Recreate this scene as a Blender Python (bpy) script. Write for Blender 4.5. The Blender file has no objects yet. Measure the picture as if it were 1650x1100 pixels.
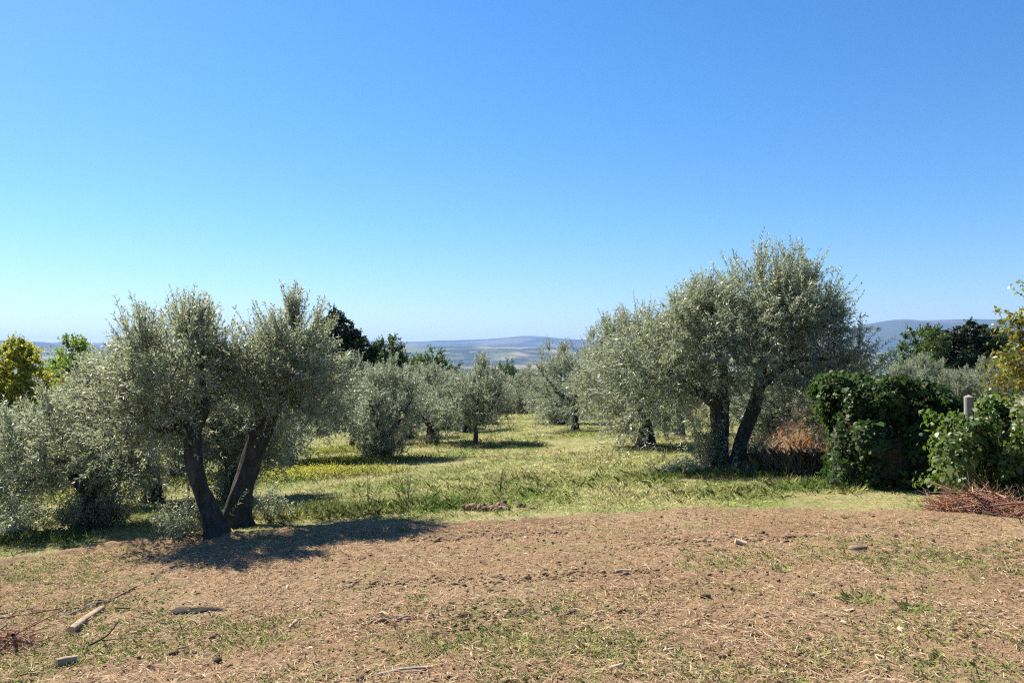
import bpy, math, random
import numpy as np
from mathutils import Vector

# ------------------------------------------------------------------ camera, sky, sun, exposure
scene = bpy.context.scene
COL = scene.collection
CAM_H = 1.7
HAZE_DENSITY = 0.000044
cam_data = bpy.data.cameras.new('camera')
cam_data.lens = 28.0
cam_data.sensor_width = 36.0
cam_data.clip_start = 0.05
cam_data.clip_end = 80000.0
cam = bpy.data.objects.new('camera', cam_data)
COL.objects.link(cam)
cam.location = (0.0, 0.0, CAM_H)
cam.rotation_euler = (math.radians(91.0), 0.0, 0.0)
scene.camera = cam

SUN_AZ = math.radians(-48.0)       # measured from +Y towards +X
SUN_EL = math.radians(47.0)
world = bpy.data.worlds.new('World')
scene.world = world
world.use_nodes = True
wn = world.node_tree
wn.nodes.clear()
w_out = wn.nodes.new('ShaderNodeOutputWorld')
w_bg = wn.nodes.new('ShaderNodeBackground')
w_sky = wn.nodes.new('ShaderNodeTexSky')
w_sky.sky_type = 'NISHITA'
w_sky.sun_disc = False
w_sky.sun_elevation = SUN_EL
w_sky.sun_rotation = SUN_AZ % (2 * math.pi)
w_sky.altitude = 0.0
w_sky.air_density = 1.2
w_sky.dust_density = 0.3
w_sky.ozone_density = 10.0
w_bg.inputs['Strength'].default_value = 0.064
w_sat = wn.nodes.new('ShaderNodeHueSaturation')
w_sat.inputs['Saturation'].default_value = 1.15
wn.links.new(w_sky.outputs[0], w_sat.inputs['Color'])
wn.links.new(w_sat.outputs[0], w_bg.inputs['Color'])
wn.links.new(w_bg.outputs[0], w_out.inputs['Surface'])

sun_data = bpy.data.lights.new('sun', 'SUN')
sun_data.energy = 5.0
sun_data.angle = math.radians(0.53)
sun_data.color = (1.0, 0.93, 0.82)
sun = bpy.data.objects.new('sun', sun_data)
COL.objects.link(sun)
S = Vector((math.sin(SUN_AZ) * math.cos(SUN_EL), math.cos(SUN_AZ) * math.cos(SUN_EL), math.sin(SUN_EL)))
sun.rotation_euler = S.to_track_quat('Z', 'Y').to_euler()
sun.location = (-20, 20, 30)

scene.view_settings.view_transform = 'Standard'
scene.view_settings.look = 'None'
scene.view_settings.exposure = 1.3
scene.view_settings.gamma = 1.0
scene.view_settings.use_curve_mapping = False
scene.cycles.max_bounces = 8
scene.cycles.transmission_bounces = 6
scene.cycles.diffuse_bounces = 6
scene.cycles.glossy_bounces = 2
scene.cycles.volume_bounces = 1
scene.cycles.use_denoising = False
scene.cycles.filter_width = 1.2

# ------------------------------------------------------------------ noise and terrain
#TERRAIN_BEGIN
def _hash(ix, iy, seed):
    h = (ix.astype(np.int64) * 374761393 + iy.astype(np.int64) * 668265263 + seed * 1442695041) & 0xffffffff
    h = ((h ^ (h >> 13)) * 1274126177) & 0xffffffff
    h = h ^ (h >> 16)
    return (h & 0xffffff) / float(0xffffff)

def vnoise(x, y, seed=0):
    x = np.asarray(x, float); y = np.asarray(y, float)
    ix = np.floor(x); iy = np.floor(y)
    fx = x - ix; fy = y - iy
    fx = fx * fx * (3 - 2 * fx); fy = fy * fy * (3 - 2 * fy)
    a = _hash(ix, iy, seed); b = _hash(ix + 1, iy, seed)
    c = _hash(ix, iy + 1, seed); d = _hash(ix + 1, iy + 1, seed)
    return (a + (b - a) * fx) * (1 - fy) + (c + (d - c) * fx) * fy

def fbm(x, y, seed=0, octv=4):
    s = 0.0; amp = 0.5; tot = 0.0
    for k in range(octv):
        s = s + amp * vnoise(np.asarray(x) * 2 ** k, np.asarray(y) * 2 ** k, seed + 17 * k)
        tot += amp; amp *= 0.5
    return s / tot - 0.5

_ty = np.concatenate([np.arange(-40, 200, 0.5), np.arange(200, 1500, 5.0)])
_sl = np.interp(_ty, [-40, 40, 65, 90, 150, 400, 520, 640, 1500], [.045, .045, .055, .10, .2, .24, .2, 0.0, 0.0])
_tz = -np.concatenate([[0], np.cumsum((_sl[1:] + _sl[:-1]) / 2 * np.diff(_ty))])
_tz = _tz - np.interp(0.0, _ty, _tz)

def terrain(x, y):
    x = np.asarray(x, float); y = np.asarray(y, float)
    z = np.interp(y, _ty, _tz)
    z = z + np.where(x < 0, 0.055, 0.035) * 45 * np.tanh(x / 45)
    und = fbm(x * 0.16, y * 0.16, 5, 3) * 0.22 * np.clip(y / 12.0, 0.15, 1.0)
    return z + und

def tz(x, y):
    return float(terrain(np.array([x]), np.array([y]))[0])

def soil_edge(x):
    """how far out (y) the scraped bare soil reaches at a given x"""
    x = np.asarray(x, float)
    e = np.interp(x, [-14, -6.3, -5.7, -4.9, -3.6, -2.6, -1.0, 0.2, 1.4, 2.3, 3.8, 5.1, 5.8, 8, 14],
                     [8.8, 9.6, 10.1, 10.6, 10.7, 10.6, 10.2, 10.1, 10.4, 10.6, 10.3, 9.8, 9.2, 8.7, 8.5])
    return e + fbm(x * 0.9, x * 0 + 3.3, 9, 3) * 0.55
#TERRAIN_END

# ------------------------------------------------------------------ mesh helpers
def mesh_from(name, chunks, mats, smooth=False):
    """chunks: list of (V (n,3), F (m,k), material index)"""
    V = []; loops = []; starts = []; totals = []; mi = []
    off = 0; ls = 0
    for V0, F0, m in chunks:
        V0 = np.asarray(V0, np.float32).reshape(-1, 3); F0 = np.asarray(F0, np.int64)
        if len(F0) == 0:
            continue
        k = F0.shape[1]
        V.append(V0); loops.append((F0 + off).ravel())
        starts.append(ls + np.arange(len(F0)) * k); totals.append(np.full(len(F0), k)); mi.append(np.full(len(F0), m))
        off += len(V0); ls += F0.size
    V = np.concatenate(V); loops = np.concatenate(loops); starts = np.concatenate(starts)
    totals = np.concatenate(totals); mi = np.concatenate(mi)
    me = bpy.data.meshes.new(name)
    me.vertices.add(len(V)); me.vertices.foreach_set('co', V.ravel())
    me.loops.add(len(loops)); me.loops.foreach_set('vertex_index', loops.astype(np.int32))
    me.polygons.add(len(starts))
    me.polygons.foreach_set('loop_start', starts.astype(np.int32))
    me.polygons.foreach_set('loop_total', totals.astype(np.int32))
    me.polygons.foreach_set('material_index', mi.astype(np.int32))
    if smooth:
        me.polygons.foreach_set('use_smooth', np.ones(len(starts), bool))
    for m in (mats if isinstance(mats, (list, tuple)) else [mats]):
        me.materials.append(m)
    me.update(calc_edges=True)
    return me

def link(name, me, parent=None, loc=None):
    o = bpy.data.objects.new(name, me)
    COL.objects.link(o)
    if parent is not None:
        o.parent = parent
    if loc is not None:
        o.location = loc
    return o

def tag(o, label=None, cat=None, group=None, kind=None):
    if label: o['label'] = label
    if cat: o['category'] = cat
    if group: o['group'] = group
    if kind: o['kind'] = kind
    return o

def empty(name, loc, label, cat, group=None, rz=0.0):
    o = bpy.data.objects.new(name, None)
    o.empty_display_size = 0.2
    COL.objects.link(o)
    o.location = loc
    o.rotation_euler = (0, 0, rz)
    return tag(o, label, cat, group)

def nrm(v):
    return v / np.maximum(np.linalg.norm(v, axis=-1, keepdims=True), 1e-9)

def perp(d):
    """two unit vectors perpendicular to each row of d"""
    ref = np.where(np.abs(d[:, 2:3]) < 0.9, np.array([[0, 0, 1.0]]), np.array([[1.0, 0, 0]]))
    u = nrm(np.cross(d, ref)); v = np.cross(d, u)
    return u, v

def frusta(A, B, ra, rb, sides):
    """separate tapered tubes from A to B"""
    A = np.asarray(A, float); B = np.asarray(B, float)
    n = len(A)
    d = nrm(B - A); u, v = perp(d)
    ang = np.arange(sides) / sides * 2 * math.pi
    ca = np.cos(ang)[None, :, None]; sa = np.sin(ang)[None, :, None]
    ring = u[:, None] * ca + v[:, None] * sa
    R0 = A[:, None] + ring * np.asarray(ra)[:, None, None]
    R1 = B[:, None] + ring * np.asarray(rb)[:, None, None]
    V = np.concatenate([R0, R1], 1).reshape(-1, 3)
    i = np.arange(sides); j = (i + 1) % sides
    f = np.stack([i, j, j + sides, i + sides], 1)
    F = (f[None] + (np.arange(n) * 2 * sides)[:, None, None]).reshape(-1, 4)
    return V, F

def catmull(P, sub):
    P = np.asarray(P, float)
    if len(P) < 3:
        t = np.linspace(0, 1, sub + 1)[:, None]
        return P[0] * (1 - t) + P[1] * t
    Q = np.concatenate([[2 * P[0] - P[1]], P, [2 * P[-1] - P[-2]]])
    out = []
    for i in range(1, len(Q) - 2):
        t = np.linspace(0, 1, sub, endpoint=False)[:, None]
        a, b, c, d = Q[i - 1], Q[i], Q[i + 1], Q[i + 2]
        out.append(0.5 * ((2 * b) + (c - a) * t + (2 * a - 5 * b + 4 * c - d) * t ** 2 + (3 * b - a - 3 * c + d) * t ** 3))
    out.append(P[-1:])
    return np.concatenate(out)

def tube(P4, sides=12, sub=6, gnarl=0.15, seed=0, cap=True, flare=1.0):
    """one gnarled tube through points (x, y, z, r)"""
    C = catmull(P4, sub)
    P = C[:, :3]; r = np.maximum(C[:, 3], 0.002)
    n = len(P)
    T = nrm(np.gradient(P, axis=0))
    ref = np.array([1.0, 0, 0]) if abs(T[0][0]) < 0.8 else np.array([0, 1.0, 0])
    u = ref - T[0] * (ref @ T[0]); u /= np.linalg.norm(u)
    ang = np.arange(sides) / sides * 2 * math.pi
    s = np.concatenate([[0], np.cumsum(np.linalg.norm(np.diff(P, axis=0), axis=1))])
    V = []
    for k in range(n):
        u = u - T[k] * (u @ T[k]); u /= np.linalg.norm(u)
        v = np.cross(T[k], u)
        g = 1 + gnarl * 2.2 * fbm(np.cos(ang + s[k] * 0.7) * 1.6 + 9, np.sin(ang + s[k] * 0.7) * 1.6 + s[k] * 1.7, seed, 3)
        g = g + gnarl * (0.45 * np.sin(ang * 4 + s[k] * 1.9 + seed) + 0.3 * np.sin(ang * 7 - s[k] * 2.6 + 2 * seed))
        fl = 1 + (flare - 1) * math.exp(-s[k] / 0.2) * (1 + 0.45 * np.sin(ang * 3 + seed))
        V.append(P[k] + (np.outer(np.cos(ang), u) + np.outer(np.sin(ang), v)) * (r[k] * g * fl)[:, None])
    V = np.concatenate(V)
    i = np.arange(sides); j = (i + 1) % sides
    f = np.stack([i, j, j + sides, i + sides], 1)
    F = (f[None] + (np.arange(n - 1) * sides)[:, None, None]).reshape(-1, 4)
    chunks = [(V, F, 0)]
    if cap:
        e = np.vstack([V[-sides:], P[-1] + T[-1] * r[-1] * 0.5])
        chunks.append((e, np.stack([i, j, np.full(sides, sides)], 1), 0))
        e = np.vstack([V[:sides], P[0] - T[0] * r[0] * 0.1])
        chunks.append((e, np.stack([j, i, np.full(sides, sides)], 1), 0))
    return chunks

def leaf_faces(P, D, N, L, W, shape='lance'):
    D = nrm(D); N = nrm(N - D * np.sum(N * D, 1, keepdims=True))
    Sd = np.cross(D, N)
    L = np.asarray(L)[:, None]; W = np.asarray(W)[:, None]
    n = len(P)
    if shape == 'lance':
        V = np.stack([P, P + D * L * .48 + Sd * W * .5 + N * W * .12, P + D * L - N * L * .05, P + D * L * .48 - Sd * W * .5 + N * W * .12], 1)
        k = 4
    else:
        V = np.stack([P, P + D * L * .28 + Sd * W * .5 + N * W * .14, P + D * L * .68 + Sd * W * .38 + N * W * .1,
                      P + D * L - N * L * .12, P + D * L * .68 - Sd * W * .38 + N * W * .1, P + D * L * .28 - Sd * W * .5 + N * W * .14], 1)
        k = 6
    F = np.arange(n * k).reshape(n, k)
    return V.reshape(-1, 3), F

def shoot_leaves(rng, P0, D0, Ls, npairs, leafL, leafW, droop=0.15, spread=0.85, shape='lance'):
    """leaves in opposite pairs along many shoots; returns leaf chunk and stem chunk"""
    n = len(P0)
    t = (np.arange(npairs) + 0.6) / npairs
    t = t[None, :] + rng.normal(0, 0.25 / npairs, (n, npairs))
    t = np.clip(t, 0.04, 1.0)
    dn = np.array([0, 0, -1.0])
    dr = (droop * rng.uniform(0.3, 1.6, n))[:, None, None]
    pos = P0[:, None] + D0[:, None] * (Ls[:, None] * t)[..., None] + dn * (dr * (Ls[:, None] * t ** 2)[..., None])
    ax = nrm(D0[:, None] + dn * dr * 2 * t[..., None])
    pos = np.repeat(pos, 2, axis=1).reshape(-1, 3); ax = np.repeat(ax, 2, axis=1).reshape(-1, 3)
    m = len(pos)
    u, v = perp(ax)
    phi0 = rng.uniform(0, 6.28, (n, 1)) + np.arange(npairs)[None] * (math.pi / 2)
    phi = (np.stack([phi0, phi0 + math.pi], 2) + rng.normal(0, .35, (n, npairs, 2))).reshape(-1)[:, None]
    a = np.clip(rng.normal(spread, 0.22, m), 0.2, 1.5)[:, None]
    D = ax * np.cos(a) + (u * np.cos(phi) + v * np.sin(phi)) * np.sin(a)
    D = nrm(D + dn * 0.08)
    N = nrm(ax) + rng.normal(0, .45, (m, 3))
    L = leafL * rng.uniform(0.65, 1.25, m); W = leafW * rng.uniform(0.75, 1.25, m)
    keep = rng.random(m) < 0.93
    V, F = leaf_faces(pos[keep], D[keep], N[keep], L[keep], W[keep], shape)
    mid = P0 + D0 * (Ls * .5)[:, None] + dn * (dr[:, 0] * (Ls * .25)[:, None])
    end = P0 + D0 * (Ls * .97)[:, None] + dn * (dr[:, 0] * (Ls * .94)[:, None])
    r = 0.0022 + 0.0035 * Ls
    A = np.concatenate([P0, mid]); B = np.concatenate([mid, end])
    SV, SF = frusta(A, B, np.concatenate([r, r * .7]), np.concatenate([r * .7, r * .3]), 3)
    return (V, F, 0), (SV, SF, 0)

# ------------------------------------------------------------------ materials
def new_mat(name):
    m = bpy.data.materials.new(name)
    m.use_nodes = True
    nt = m.node_tree
    nt.nodes.clear()
    out = nt.nodes.new('ShaderNodeOutputMaterial')
    return m, nt, out

def N_(nt, t, **kw):
    n = nt.nodes.new(t)
    for k, v in kw.items():
        setattr(n, k, v)
    return n

def ramp(nt, src, stops, interp='LINEAR'):
    r = nt.nodes.new('ShaderNodeValToRGB')
    r.color_ramp.interpolation = interp
    el = r.color_ramp.elements
    while len(el) > 1:
        el.remove(el[-1])
    el[0].position = stops[0][0]; el[0].color = (*stops[0][1], 1)
    for p, c in stops[1:]:
        e = el.new(p); e.color = (*c, 1)
    nt.links.new(src, r.inputs[0])
    return r.outputs[0]

def noise(nt, vec, scale, detail=4.0, rough=0.55, dist=0.0):
    n = nt.nodes.new('ShaderNodeTexNoise')
    n.inputs['Scale'].default_value = scale
    n.inputs['Detail'].default_value = detail
    n.inputs['Roughness'].default_value = rough
    n.inputs['Distortion'].default_value = dist
    if vec is not None:
        nt.links.new(vec, n.inputs['Vector'])
    return n.outputs['Fac']

def mixc(nt, fac, a, b, mode='MIX'):
    m = nt.nodes.new('ShaderNodeMix')
    m.data_type = 'RGBA'; m.blend_type = mode
    for sock, v in ((m.inputs[0], fac), (m.inputs[6], a), (m.inputs[7], b)):
        if hasattr(v, 'links'):
            nt.links.new(v, sock)
        elif isinstance(v, (int, float)):
            sock.default_value = v
        else:
            sock.default_value = (*v, 1)
    return m.outputs[2]

def position(nt):
    return nt.nodes.new('ShaderNodeNewGeometry').outputs['Position']

def mapped(nt, vec, scale=(1, 1, 1), rot=(0, 0, 0)):
    m = nt.nodes.new('ShaderNodeMapping')
    m.inputs['Scale'].default_value = scale
    m.inputs['Rotation'].default_value = rot
    nt.links.new(vec, m.inputs['Vector'])
    return m.outputs[0]

def principled(nt, out, color, rough=0.8, spec=0.3, bump=None, bump_str=0.3, bump_dist=0.02):
    p = nt.nodes.new('ShaderNodeBsdfPrincipled')
    if hasattr(color, 'links'):
        nt.links.new(color, p.inputs['Base Color'])
    else:
        p.inputs['Base Color'].default_value = (*color, 1)
    p.inputs['Roughness'].default_value = rough
    p.inputs['Specular IOR Level'].default_value = spec
    if bump is not None:
        b = nt.nodes.new('ShaderNodeBump')
        b.inputs['Strength'].default_value = bump_str
        b.inputs['Distance'].default_value = bump_dist
        nt.links.new(bump, b.inputs['Height'])
        nt.links.new(b.outputs[0], p.inputs['Normal'])
    if out is not None:
        nt.links.new(p.outputs[0], out.inputs['Surface'])
    return p

def leaf_mat(name, tops, under=None, trans=None, tfac=0.3, rough=0.4, spec=0.5, big=None, bigscale=0.8):
    """two-sided leaf: each leaf its own tone; the underside may be paler; light passes through"""
    m, nt, out = new_mat(name)
    g = nt.nodes.new('ShaderNodeNewGeometry')
    k = len(tops)
    c = ramp(nt, g.outputs['Random Per Island'], [(i / max(k - 1, 1), t) for i, t in enumerate(tops)])
    if big is not None:
        nz = noise(nt, g.outputs['Position'], bigscale, 3.0)
        f = ramp(nt, nz, [(0.38, (0, 0, 0)), (0.62, (1, 1, 1))])
        c = mixc(nt, f, c, mixc(nt, 0.75, c, big))
    if under is not None:
        c = mixc(nt, g.outputs['Backfacing'], c, under)
    p = principled(nt, None, c, rough, spec)
    t = nt.nodes.new('ShaderNodeBsdfTranslucent')
    if trans is None:
        nt.links.new(c, t.inputs['Color'])
    else:
        t.inputs['Color'].default_value = (*trans, 1)
    mx = nt.nodes.new('ShaderNodeMixShader')
    mx.inputs[0].default_value = tfac
    nt.links.new(p.outputs[0], mx.inputs[1]); nt.links.new(t.outputs[0], mx.inputs[2])
    nt.links.new(mx.outputs[0], out.inputs['Surface'])
    return m

def bark_mat(name, c0, c1, scale=14):
    m, nt, out = new_mat(name)
    tc = nt.nodes.new('ShaderNodeTexCoord').outputs['Object']
    v = mapped(nt, tc, (1, 1, 0.25))
    a = noise(nt, v, scale, 6, 0.65, 0.6)
    c = ramp(nt, a, [(0.3, c0), (0.5, tuple((x + y) / 2 for x, y in zip(c0, c1))), (0.7, c1)])
    principled(nt, out, c, 0.9, 0.2, a, 1.0, 0.06)
    return m

M = {}
M['olive'] = leaf_mat('olive_leaf', [(.130, .150, .098), (.200, .220, .150), (.165, .185, .125), (.245, .255, .185)],
                      under=(.48, .51, .42), trans=(.38, .41, .21), tfac=.40, rough=.46, spec=.7)
M['olive_far'] = leaf_mat('olive_leaf_grey', [(.135, .158, .108), (.190, .215, .155), (.165, .185, .132), (.23, .245, .185)],
                      under=(.46, .50, .42), trans=(.34, .38, .20), tfac=.38, rough=.48, spec=.65)
M['oak'] = leaf_mat('oak_leaf', [(.04, .075, .018), (.06, .10, .024), (.075, .115, .03)], trans=(.14, .22, .03), tfac=.3, rough=.45, spec=.4)
M['ever'] = leaf_mat('evergreen_leaf', [(.016, .032, .012), (.026, .045, .016), (.034, .055, .02)], trans=(.04, .07, .02), tfac=.15, rough=.5, spec=.3)
M['yellow'] = leaf_mat('yellow_leaf', [(.24, .25, .03), (.20, .24, .035), (.32, .28, .03), (.16, .21, .03)], trans=(.50, .50, .05), tfac=.45, rough=.5, spec=.3)
M['lime'] = leaf_mat('fresh_leaf', [(.10, .17, .03), (.13, .20, .035), (.16, .22, .04)], trans=(.30, .42, .05), tfac=.42, rough=.5, spec=.3)
M['ivy'] = leaf_mat('ivy_leaf', [(.020, .042, .013), (.030, .056, .017), (.045, .075, .020), (.028, .048, .018), (.06, .085, .024), (.024, .044, .016), (.10, .075, .03)], trans=(.10, .20, .03), tfac=.22, rough=.5, spec=.15)
M['vine'] = leaf_mat('bramble_leaf', [(.04, .08, .022), (.06, .105, .028), (.09, .13, .035), (.05, .08, .026), (.13, .15, .04), (.06, .10, .028), (.14, .10, .045)], trans=(.20, .32, .04), tfac=.32, rough=.45, spec=.3)
M['autumn'] = leaf_mat('autumn_leaf', [(.11, .16, .03), (.20, .22, .035), (.34, .29, .04), (.14, .19, .035), (.26, .26, .04), (.34, .20, .035)], tfac=.42, rough=.45, spec=.35)
M['bark'] = bark_mat('olive_bark', (.018, .015, .012), (.10, .088, .072))
M['bark2'] = bark_mat('grey_bark', (.06, .05, .04), (.17, .15, .125))
M['twig'] = bark_mat('twig_bark', (.07, .06, .045), (.14, .125, .095), 30)

# ------------------------------------------------------------------ the ground
def ground_material():
    m, nt, out = new_mat('meadow_ground')
    p = position(nt)
    a = noise(nt, p, 0.35, 4); b = noise(nt, p, 9.0, 5, 0.65)
    c1 = ramp(nt, a, [(0.3, (.17, .18, .065)), (0.5, (.25, .225, .10)), (0.7, (.32, .265, .14))])
    c = mixc(nt, ramp(nt, b, [(0.35, (0, 0, 0)), (0.65, (1, 1, 1))]), mixc(nt, 0.55, c1, (.07, .055, .03)), c1)
    principled(nt, out, c, 0.95, 0.1, b, 0.7, 0.05)
    return m

def soil_material():
    m, nt, out = new_mat('scraped_soil')
    p = position(nt)
    a = noise(nt, p, 0.55, 4); b = noise(nt, p, 16.0, 6, 0.7); d = noise(nt, p, 70.0, 4, 0.7)
    base = ramp(nt, a, [(0.3, (.235, .145, .078)), (0.45, (.30, .19, .105)), (0.6, (.32, .215, .12)), (0.72, (.38, .275, .16))])
    dark = mixc(nt, 1.0, base, (.55, .50, .45), 'MULTIPLY')
    c = mixc(nt, ramp(nt, b, [(0.34, (1, 1, 1)), (0.52, (0, 0, 0))]), base, dark)
    c = mixc(nt, ramp(nt, d, [(0.52, (0, 0, 0)), (0.66, (.8, .8, .8))]), c, (.46, .35, .22))
    green = ramp(nt, noise(nt, p, 1.1, 3), [(0.55, (0, 0, 0)), (0.68, (.45, .45, .45))])
    c = mixc(nt, green, c, (.17, .18, .065))
    h = mixc(nt, 0.35, b, d)
    principled(nt, out, c, 0.95, 0.1, h, 1.0, 0.07)
    return m

M['ground'] = ground_material()
M['soil'] = soil_material()

def grid_sheet(name, X, Y, Z, mat, smooth=True):
    ny, nx = X.shape
    V = np.stack([X, Y, Z], 2).reshape(-1, 3)
    i = np.arange(ny - 1)[:, None] * nx + np.arange(nx - 1)[None]
    F = np.stack([i, i + 1, i + nx + 1, i + nx], 2).reshape(-1, 4)
    return link(name, mesh_from(name, [(V, F, 0)], mat, smooth))

ys = np.concatenate([np.arange(-14, 0, 1.0), np.arange(0, 30, 0.35), np.geomspace(30, 1400, 110)])
us = np.linspace(-1, 1, 181)
YY, UU = np.meshgrid(ys, us, indexing='ij')
XX = UU * (18 + 1.05 * np.maximum(YY, 0))
ground = grid_sheet('ground', XX, YY, terrain(XX, YY), M['ground'])
tag(ground, kind='structure')

# bare scraped soil in front: a finer, rougher sheet a few millimetres over the ground, dipping under it at its edge
xs = np.arange(-11, 11.01, 0.042)
t = np.arange(0, 1.0001, 1 / 190.0)
TT, XS = np.meshgrid(t, xs, indexing='ij')
E = soil_edge(XS) + 0.55
YS = 1.2 + (E - 1.2) * TT
base = terrain(XS, YS)
rough = fbm(XS * 3.1, YS * 3.1, 21, 4) * 0.06 + np.abs(fbm(XS * 7, YS * 7, 33, 3)) * 0.07
for ty, tx, tw, ts in ((8.75, -.9, 1.6, .10), (7.7, .2, 1.8, .06), (9.5, 1.8, 1.5, .02)):
    trk = np.exp(-((YS - ty - ts * XS) / 0.28) ** 4) * np.exp(-((XS - tx) / tw) ** 4)
    rough += trk * 0.02 * np.sin((XS * 0.85 + YS * 0.45) * 34 + 3 * fbm(XS, YS, 6, 2))
edge_d = soil_edge(XS) - YS
berm = np.exp(-((edge_d - 0.12) / 0.16) ** 2) * (0.03 + 0.09 * np.maximum(fbm(XS * 2.5, YS, 4, 3) + 0.1, 0))
dip = np.clip((0.12 - edge_d) / 0.4, 0, 1) * 0.16
soil = grid_sheet('bare_soil', XS, YS, base + 0.022 + rough + berm - dip, M['soil'])
tag(soil, kind='structure')
def soil_z(x, y):
    return terrain(x, y) + 0.022 + fbm(np.asarray(x) * 3.1, np.asarray(y) * 3.1, 21, 4) * 0.06 + np.abs(fbm(np.asarray(x) * 7, np.asarray(y) * 7, 33, 3)) * 0.07
def sz(x, y):
    return float(soil_z(np.array([x]), np.array([y]))[0])

# ------------------------------------------------------------------ valley and hills
VALLEY_Z = tz(0, 1300) + 2.0
FPX = 1283.0
HOR = 572.4
def hill_material(name, wood, field, bare, scale):
    m, nt, out = new_mat(name)
    p = position(nt)
    v = mapped(nt, p, (1, 1, 1.0))
    a = noise(nt, v, scale, 6, 0.6, 0.4)
    vo = nt.nodes.new('ShaderNodeTexVoronoi')
    vo.inputs['Scale'].default_value = scale * 2.2
    nt.links.new(v, vo.inputs['Vector'])
    cell = ramp(nt, vo.outputs['Color'], [(0.0, field), (0.45, bare), (0.75, field), (1.0, wood)], 'CONSTANT')
    f = ramp(nt, a, [(0.46, (1, 1, 1)), (0.56, (0, 0, 0))])
    fine = noise(nt, v, scale * 30, 4, 0.7)
    woodc = mixc(nt, fine, tuple(x * .5 for x in wood), tuple(x * 1.5 for x in wood))
    c = mixc(nt, f, cell, woodc)
    principled(nt, out, c, 0.95, 0.05, fine, 1.0, 12.0)
    return m

M['hill_mid'] = hill_material('valley_slope', (.028, .045, .020), (.13, .145, .06), (.25, .20, .13), 0.0016)
M['hill_far'] = hill_material('wooded_ridge', (.030, .045, .022), (.07, .085, .04), (.12, .11, .07), 0.0009)
M['hill_right'] = hill_material('wooded_mountain', (.030, .044, .022), (.05, .065, .03), (.10, .09, .06), 0.0005)

def ridge(name, D, prof, front, back, mat, seed, amp=1.0, nx=260, ny=44):
    """a long hill whose crest runs along y = D, its height given by crest points (bearing column, crest row)"""
    px = np.array([p[0] for p in prof], float); row = np.array([p[1] for p in prof], float)
    cx = (px - 825) / FPX * D
    cz = CAM_H + (HOR - row) / FPX * D
    x = np.linspace(cx[0], cx[-1], nx)
    z = np.interp(x, cx, cz)
    k = np.hanning(7); k /= k.sum()
    z = np.convolve(np.pad(z, 3, 'edge'), k, 'valid')
    s = np.linspace(-1, 1, ny)
    Sg, Xg = np.meshgrid(s, x, indexing='ij')
    Yg = D + np.where(Sg < 0, Sg * front, Sg * back)
    shape = np.where(Sg < 0, (1 - np.abs(Sg) ** 1.35), 1 - Sg ** 2)
    rel = (z[None] - VALLEY_Z) * shape
    nz = fbm(Xg / 900, Yg / 900, seed, 5) * 110 * amp + np.abs(fbm(Xg / 420, Yg / 700, seed + 3, 4)) * -90 * amp
    taper = np.clip((1 - np.abs(Sg)) * 3, 0, 1) * np.clip((np.abs(Sg)) * 5, 0.10, 1)
    Zg = VALLEY_Z - 8 + rel + nz * taper
    o = grid_sheet(name, Xg, Yg, Zg, mat)
    return tag(o, kind='structure')

ridge('hill', 8200, [(-500, 575), (100, 566), (480, 560), (560, 556.5), (590, 554.5), (650, 555.5), (700, 556), (760, 556), (820, 557), (900, 557.5), (1000, 559), (1150, 561), (1400, 566), (2200, 575)],
      2400, 2500, M['hill_mid'], 3, 1.0, 420, 60)
ridge('ridge', 14500, [(-900, 552), (200, 551), (400, 550), (560, 549.5), (598, 548), (640, 549.5), (690, 549), (703, 546.8), (716, 547), (724, 548), (740, 546.5), (800, 544.5), (825, 541.5), (850, 539.6), (870, 540.5), (900, 543.5), (930, 546), (1000, 548), (1200, 545), (1700, 545), (2600, 548)],
      3000, 3000, M['hill_far'], 7, 0.5, 420, 30)
ridge('mountain', 10200, [(1080, 575), (1200, 556), (1300, 541), (1370, 527), (1400, 521), (1430, 515.5), (1452, 513), (1480, 515), (1515, 514.2), (1550, 513), (1575, 514), (1600, 514.5), (1660, 517), (1800, 524), (2100, 530), (2700, 540)],
      2800, 3000, M['hill_right'], 11, 1.3, 380, 60)
ridge('mountain', 9800, [(-1100, 535), (-300, 540), (-60, 545), (0, 546), (20, 547), (45, 551), (62, 555), (100, 556.5), (160, 558), (240, 562), (420, 570), (520, 575)],
      2600, 3000, M['hill_right'], 15, 1.0, 300, 50)
ridge('peak', 19000, [(20, 560), (60, 556), (84, 552), (100, 549.5), (114, 549.8), (130, 552), (180, 554), (300, 557), (420, 562)], 1500, 1500, M['hill_far'], 19, 0.3, 120, 20)

def valley_material():
    m, nt, out = new_mat('valley_fields')
    p = position(nt)
    v = mapped(nt, p, (0.0011, 0.0028, 1.0), (0, 0, 0.25))
    vo = nt.nodes.new('ShaderNodeTexVoronoi')
    vo.inputs['Scale'].default_value = 1.0
    nt.links.new(v, vo.inputs['Vector'])
    c = ramp(nt, vo.outputs['Color'], [(0.0, (.17, .21, .06)), (.3, (.24, .19, .12)), (.5, (.11, .14, .05)), (.7, (.28, .24, .15)), (.85, (.15, .20, .06))], 'CONSTANT')
    n = noise(nt, p, 0.004, 5)
    c = mixc(nt, n, mixc(nt, 0.3, c, (.05, .06, .03)), c)
    principled(nt, out, c, 0.95, 0.05)
    return m
M['valley'] = valley_material()
yv = np.geomspace(500, 21000, 50); uv = np.linspace(-1, 1, 41)
YV, UV = np.meshgrid(yv, uv, indexing='ij')
XV = UV * (600 + 0.95 * YV)
valley = grid_sheet('valley_floor', XV, YV, np.full_like(XV, VALLEY_Z), M['valley'])
tag(valley, kind='structure')

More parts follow.
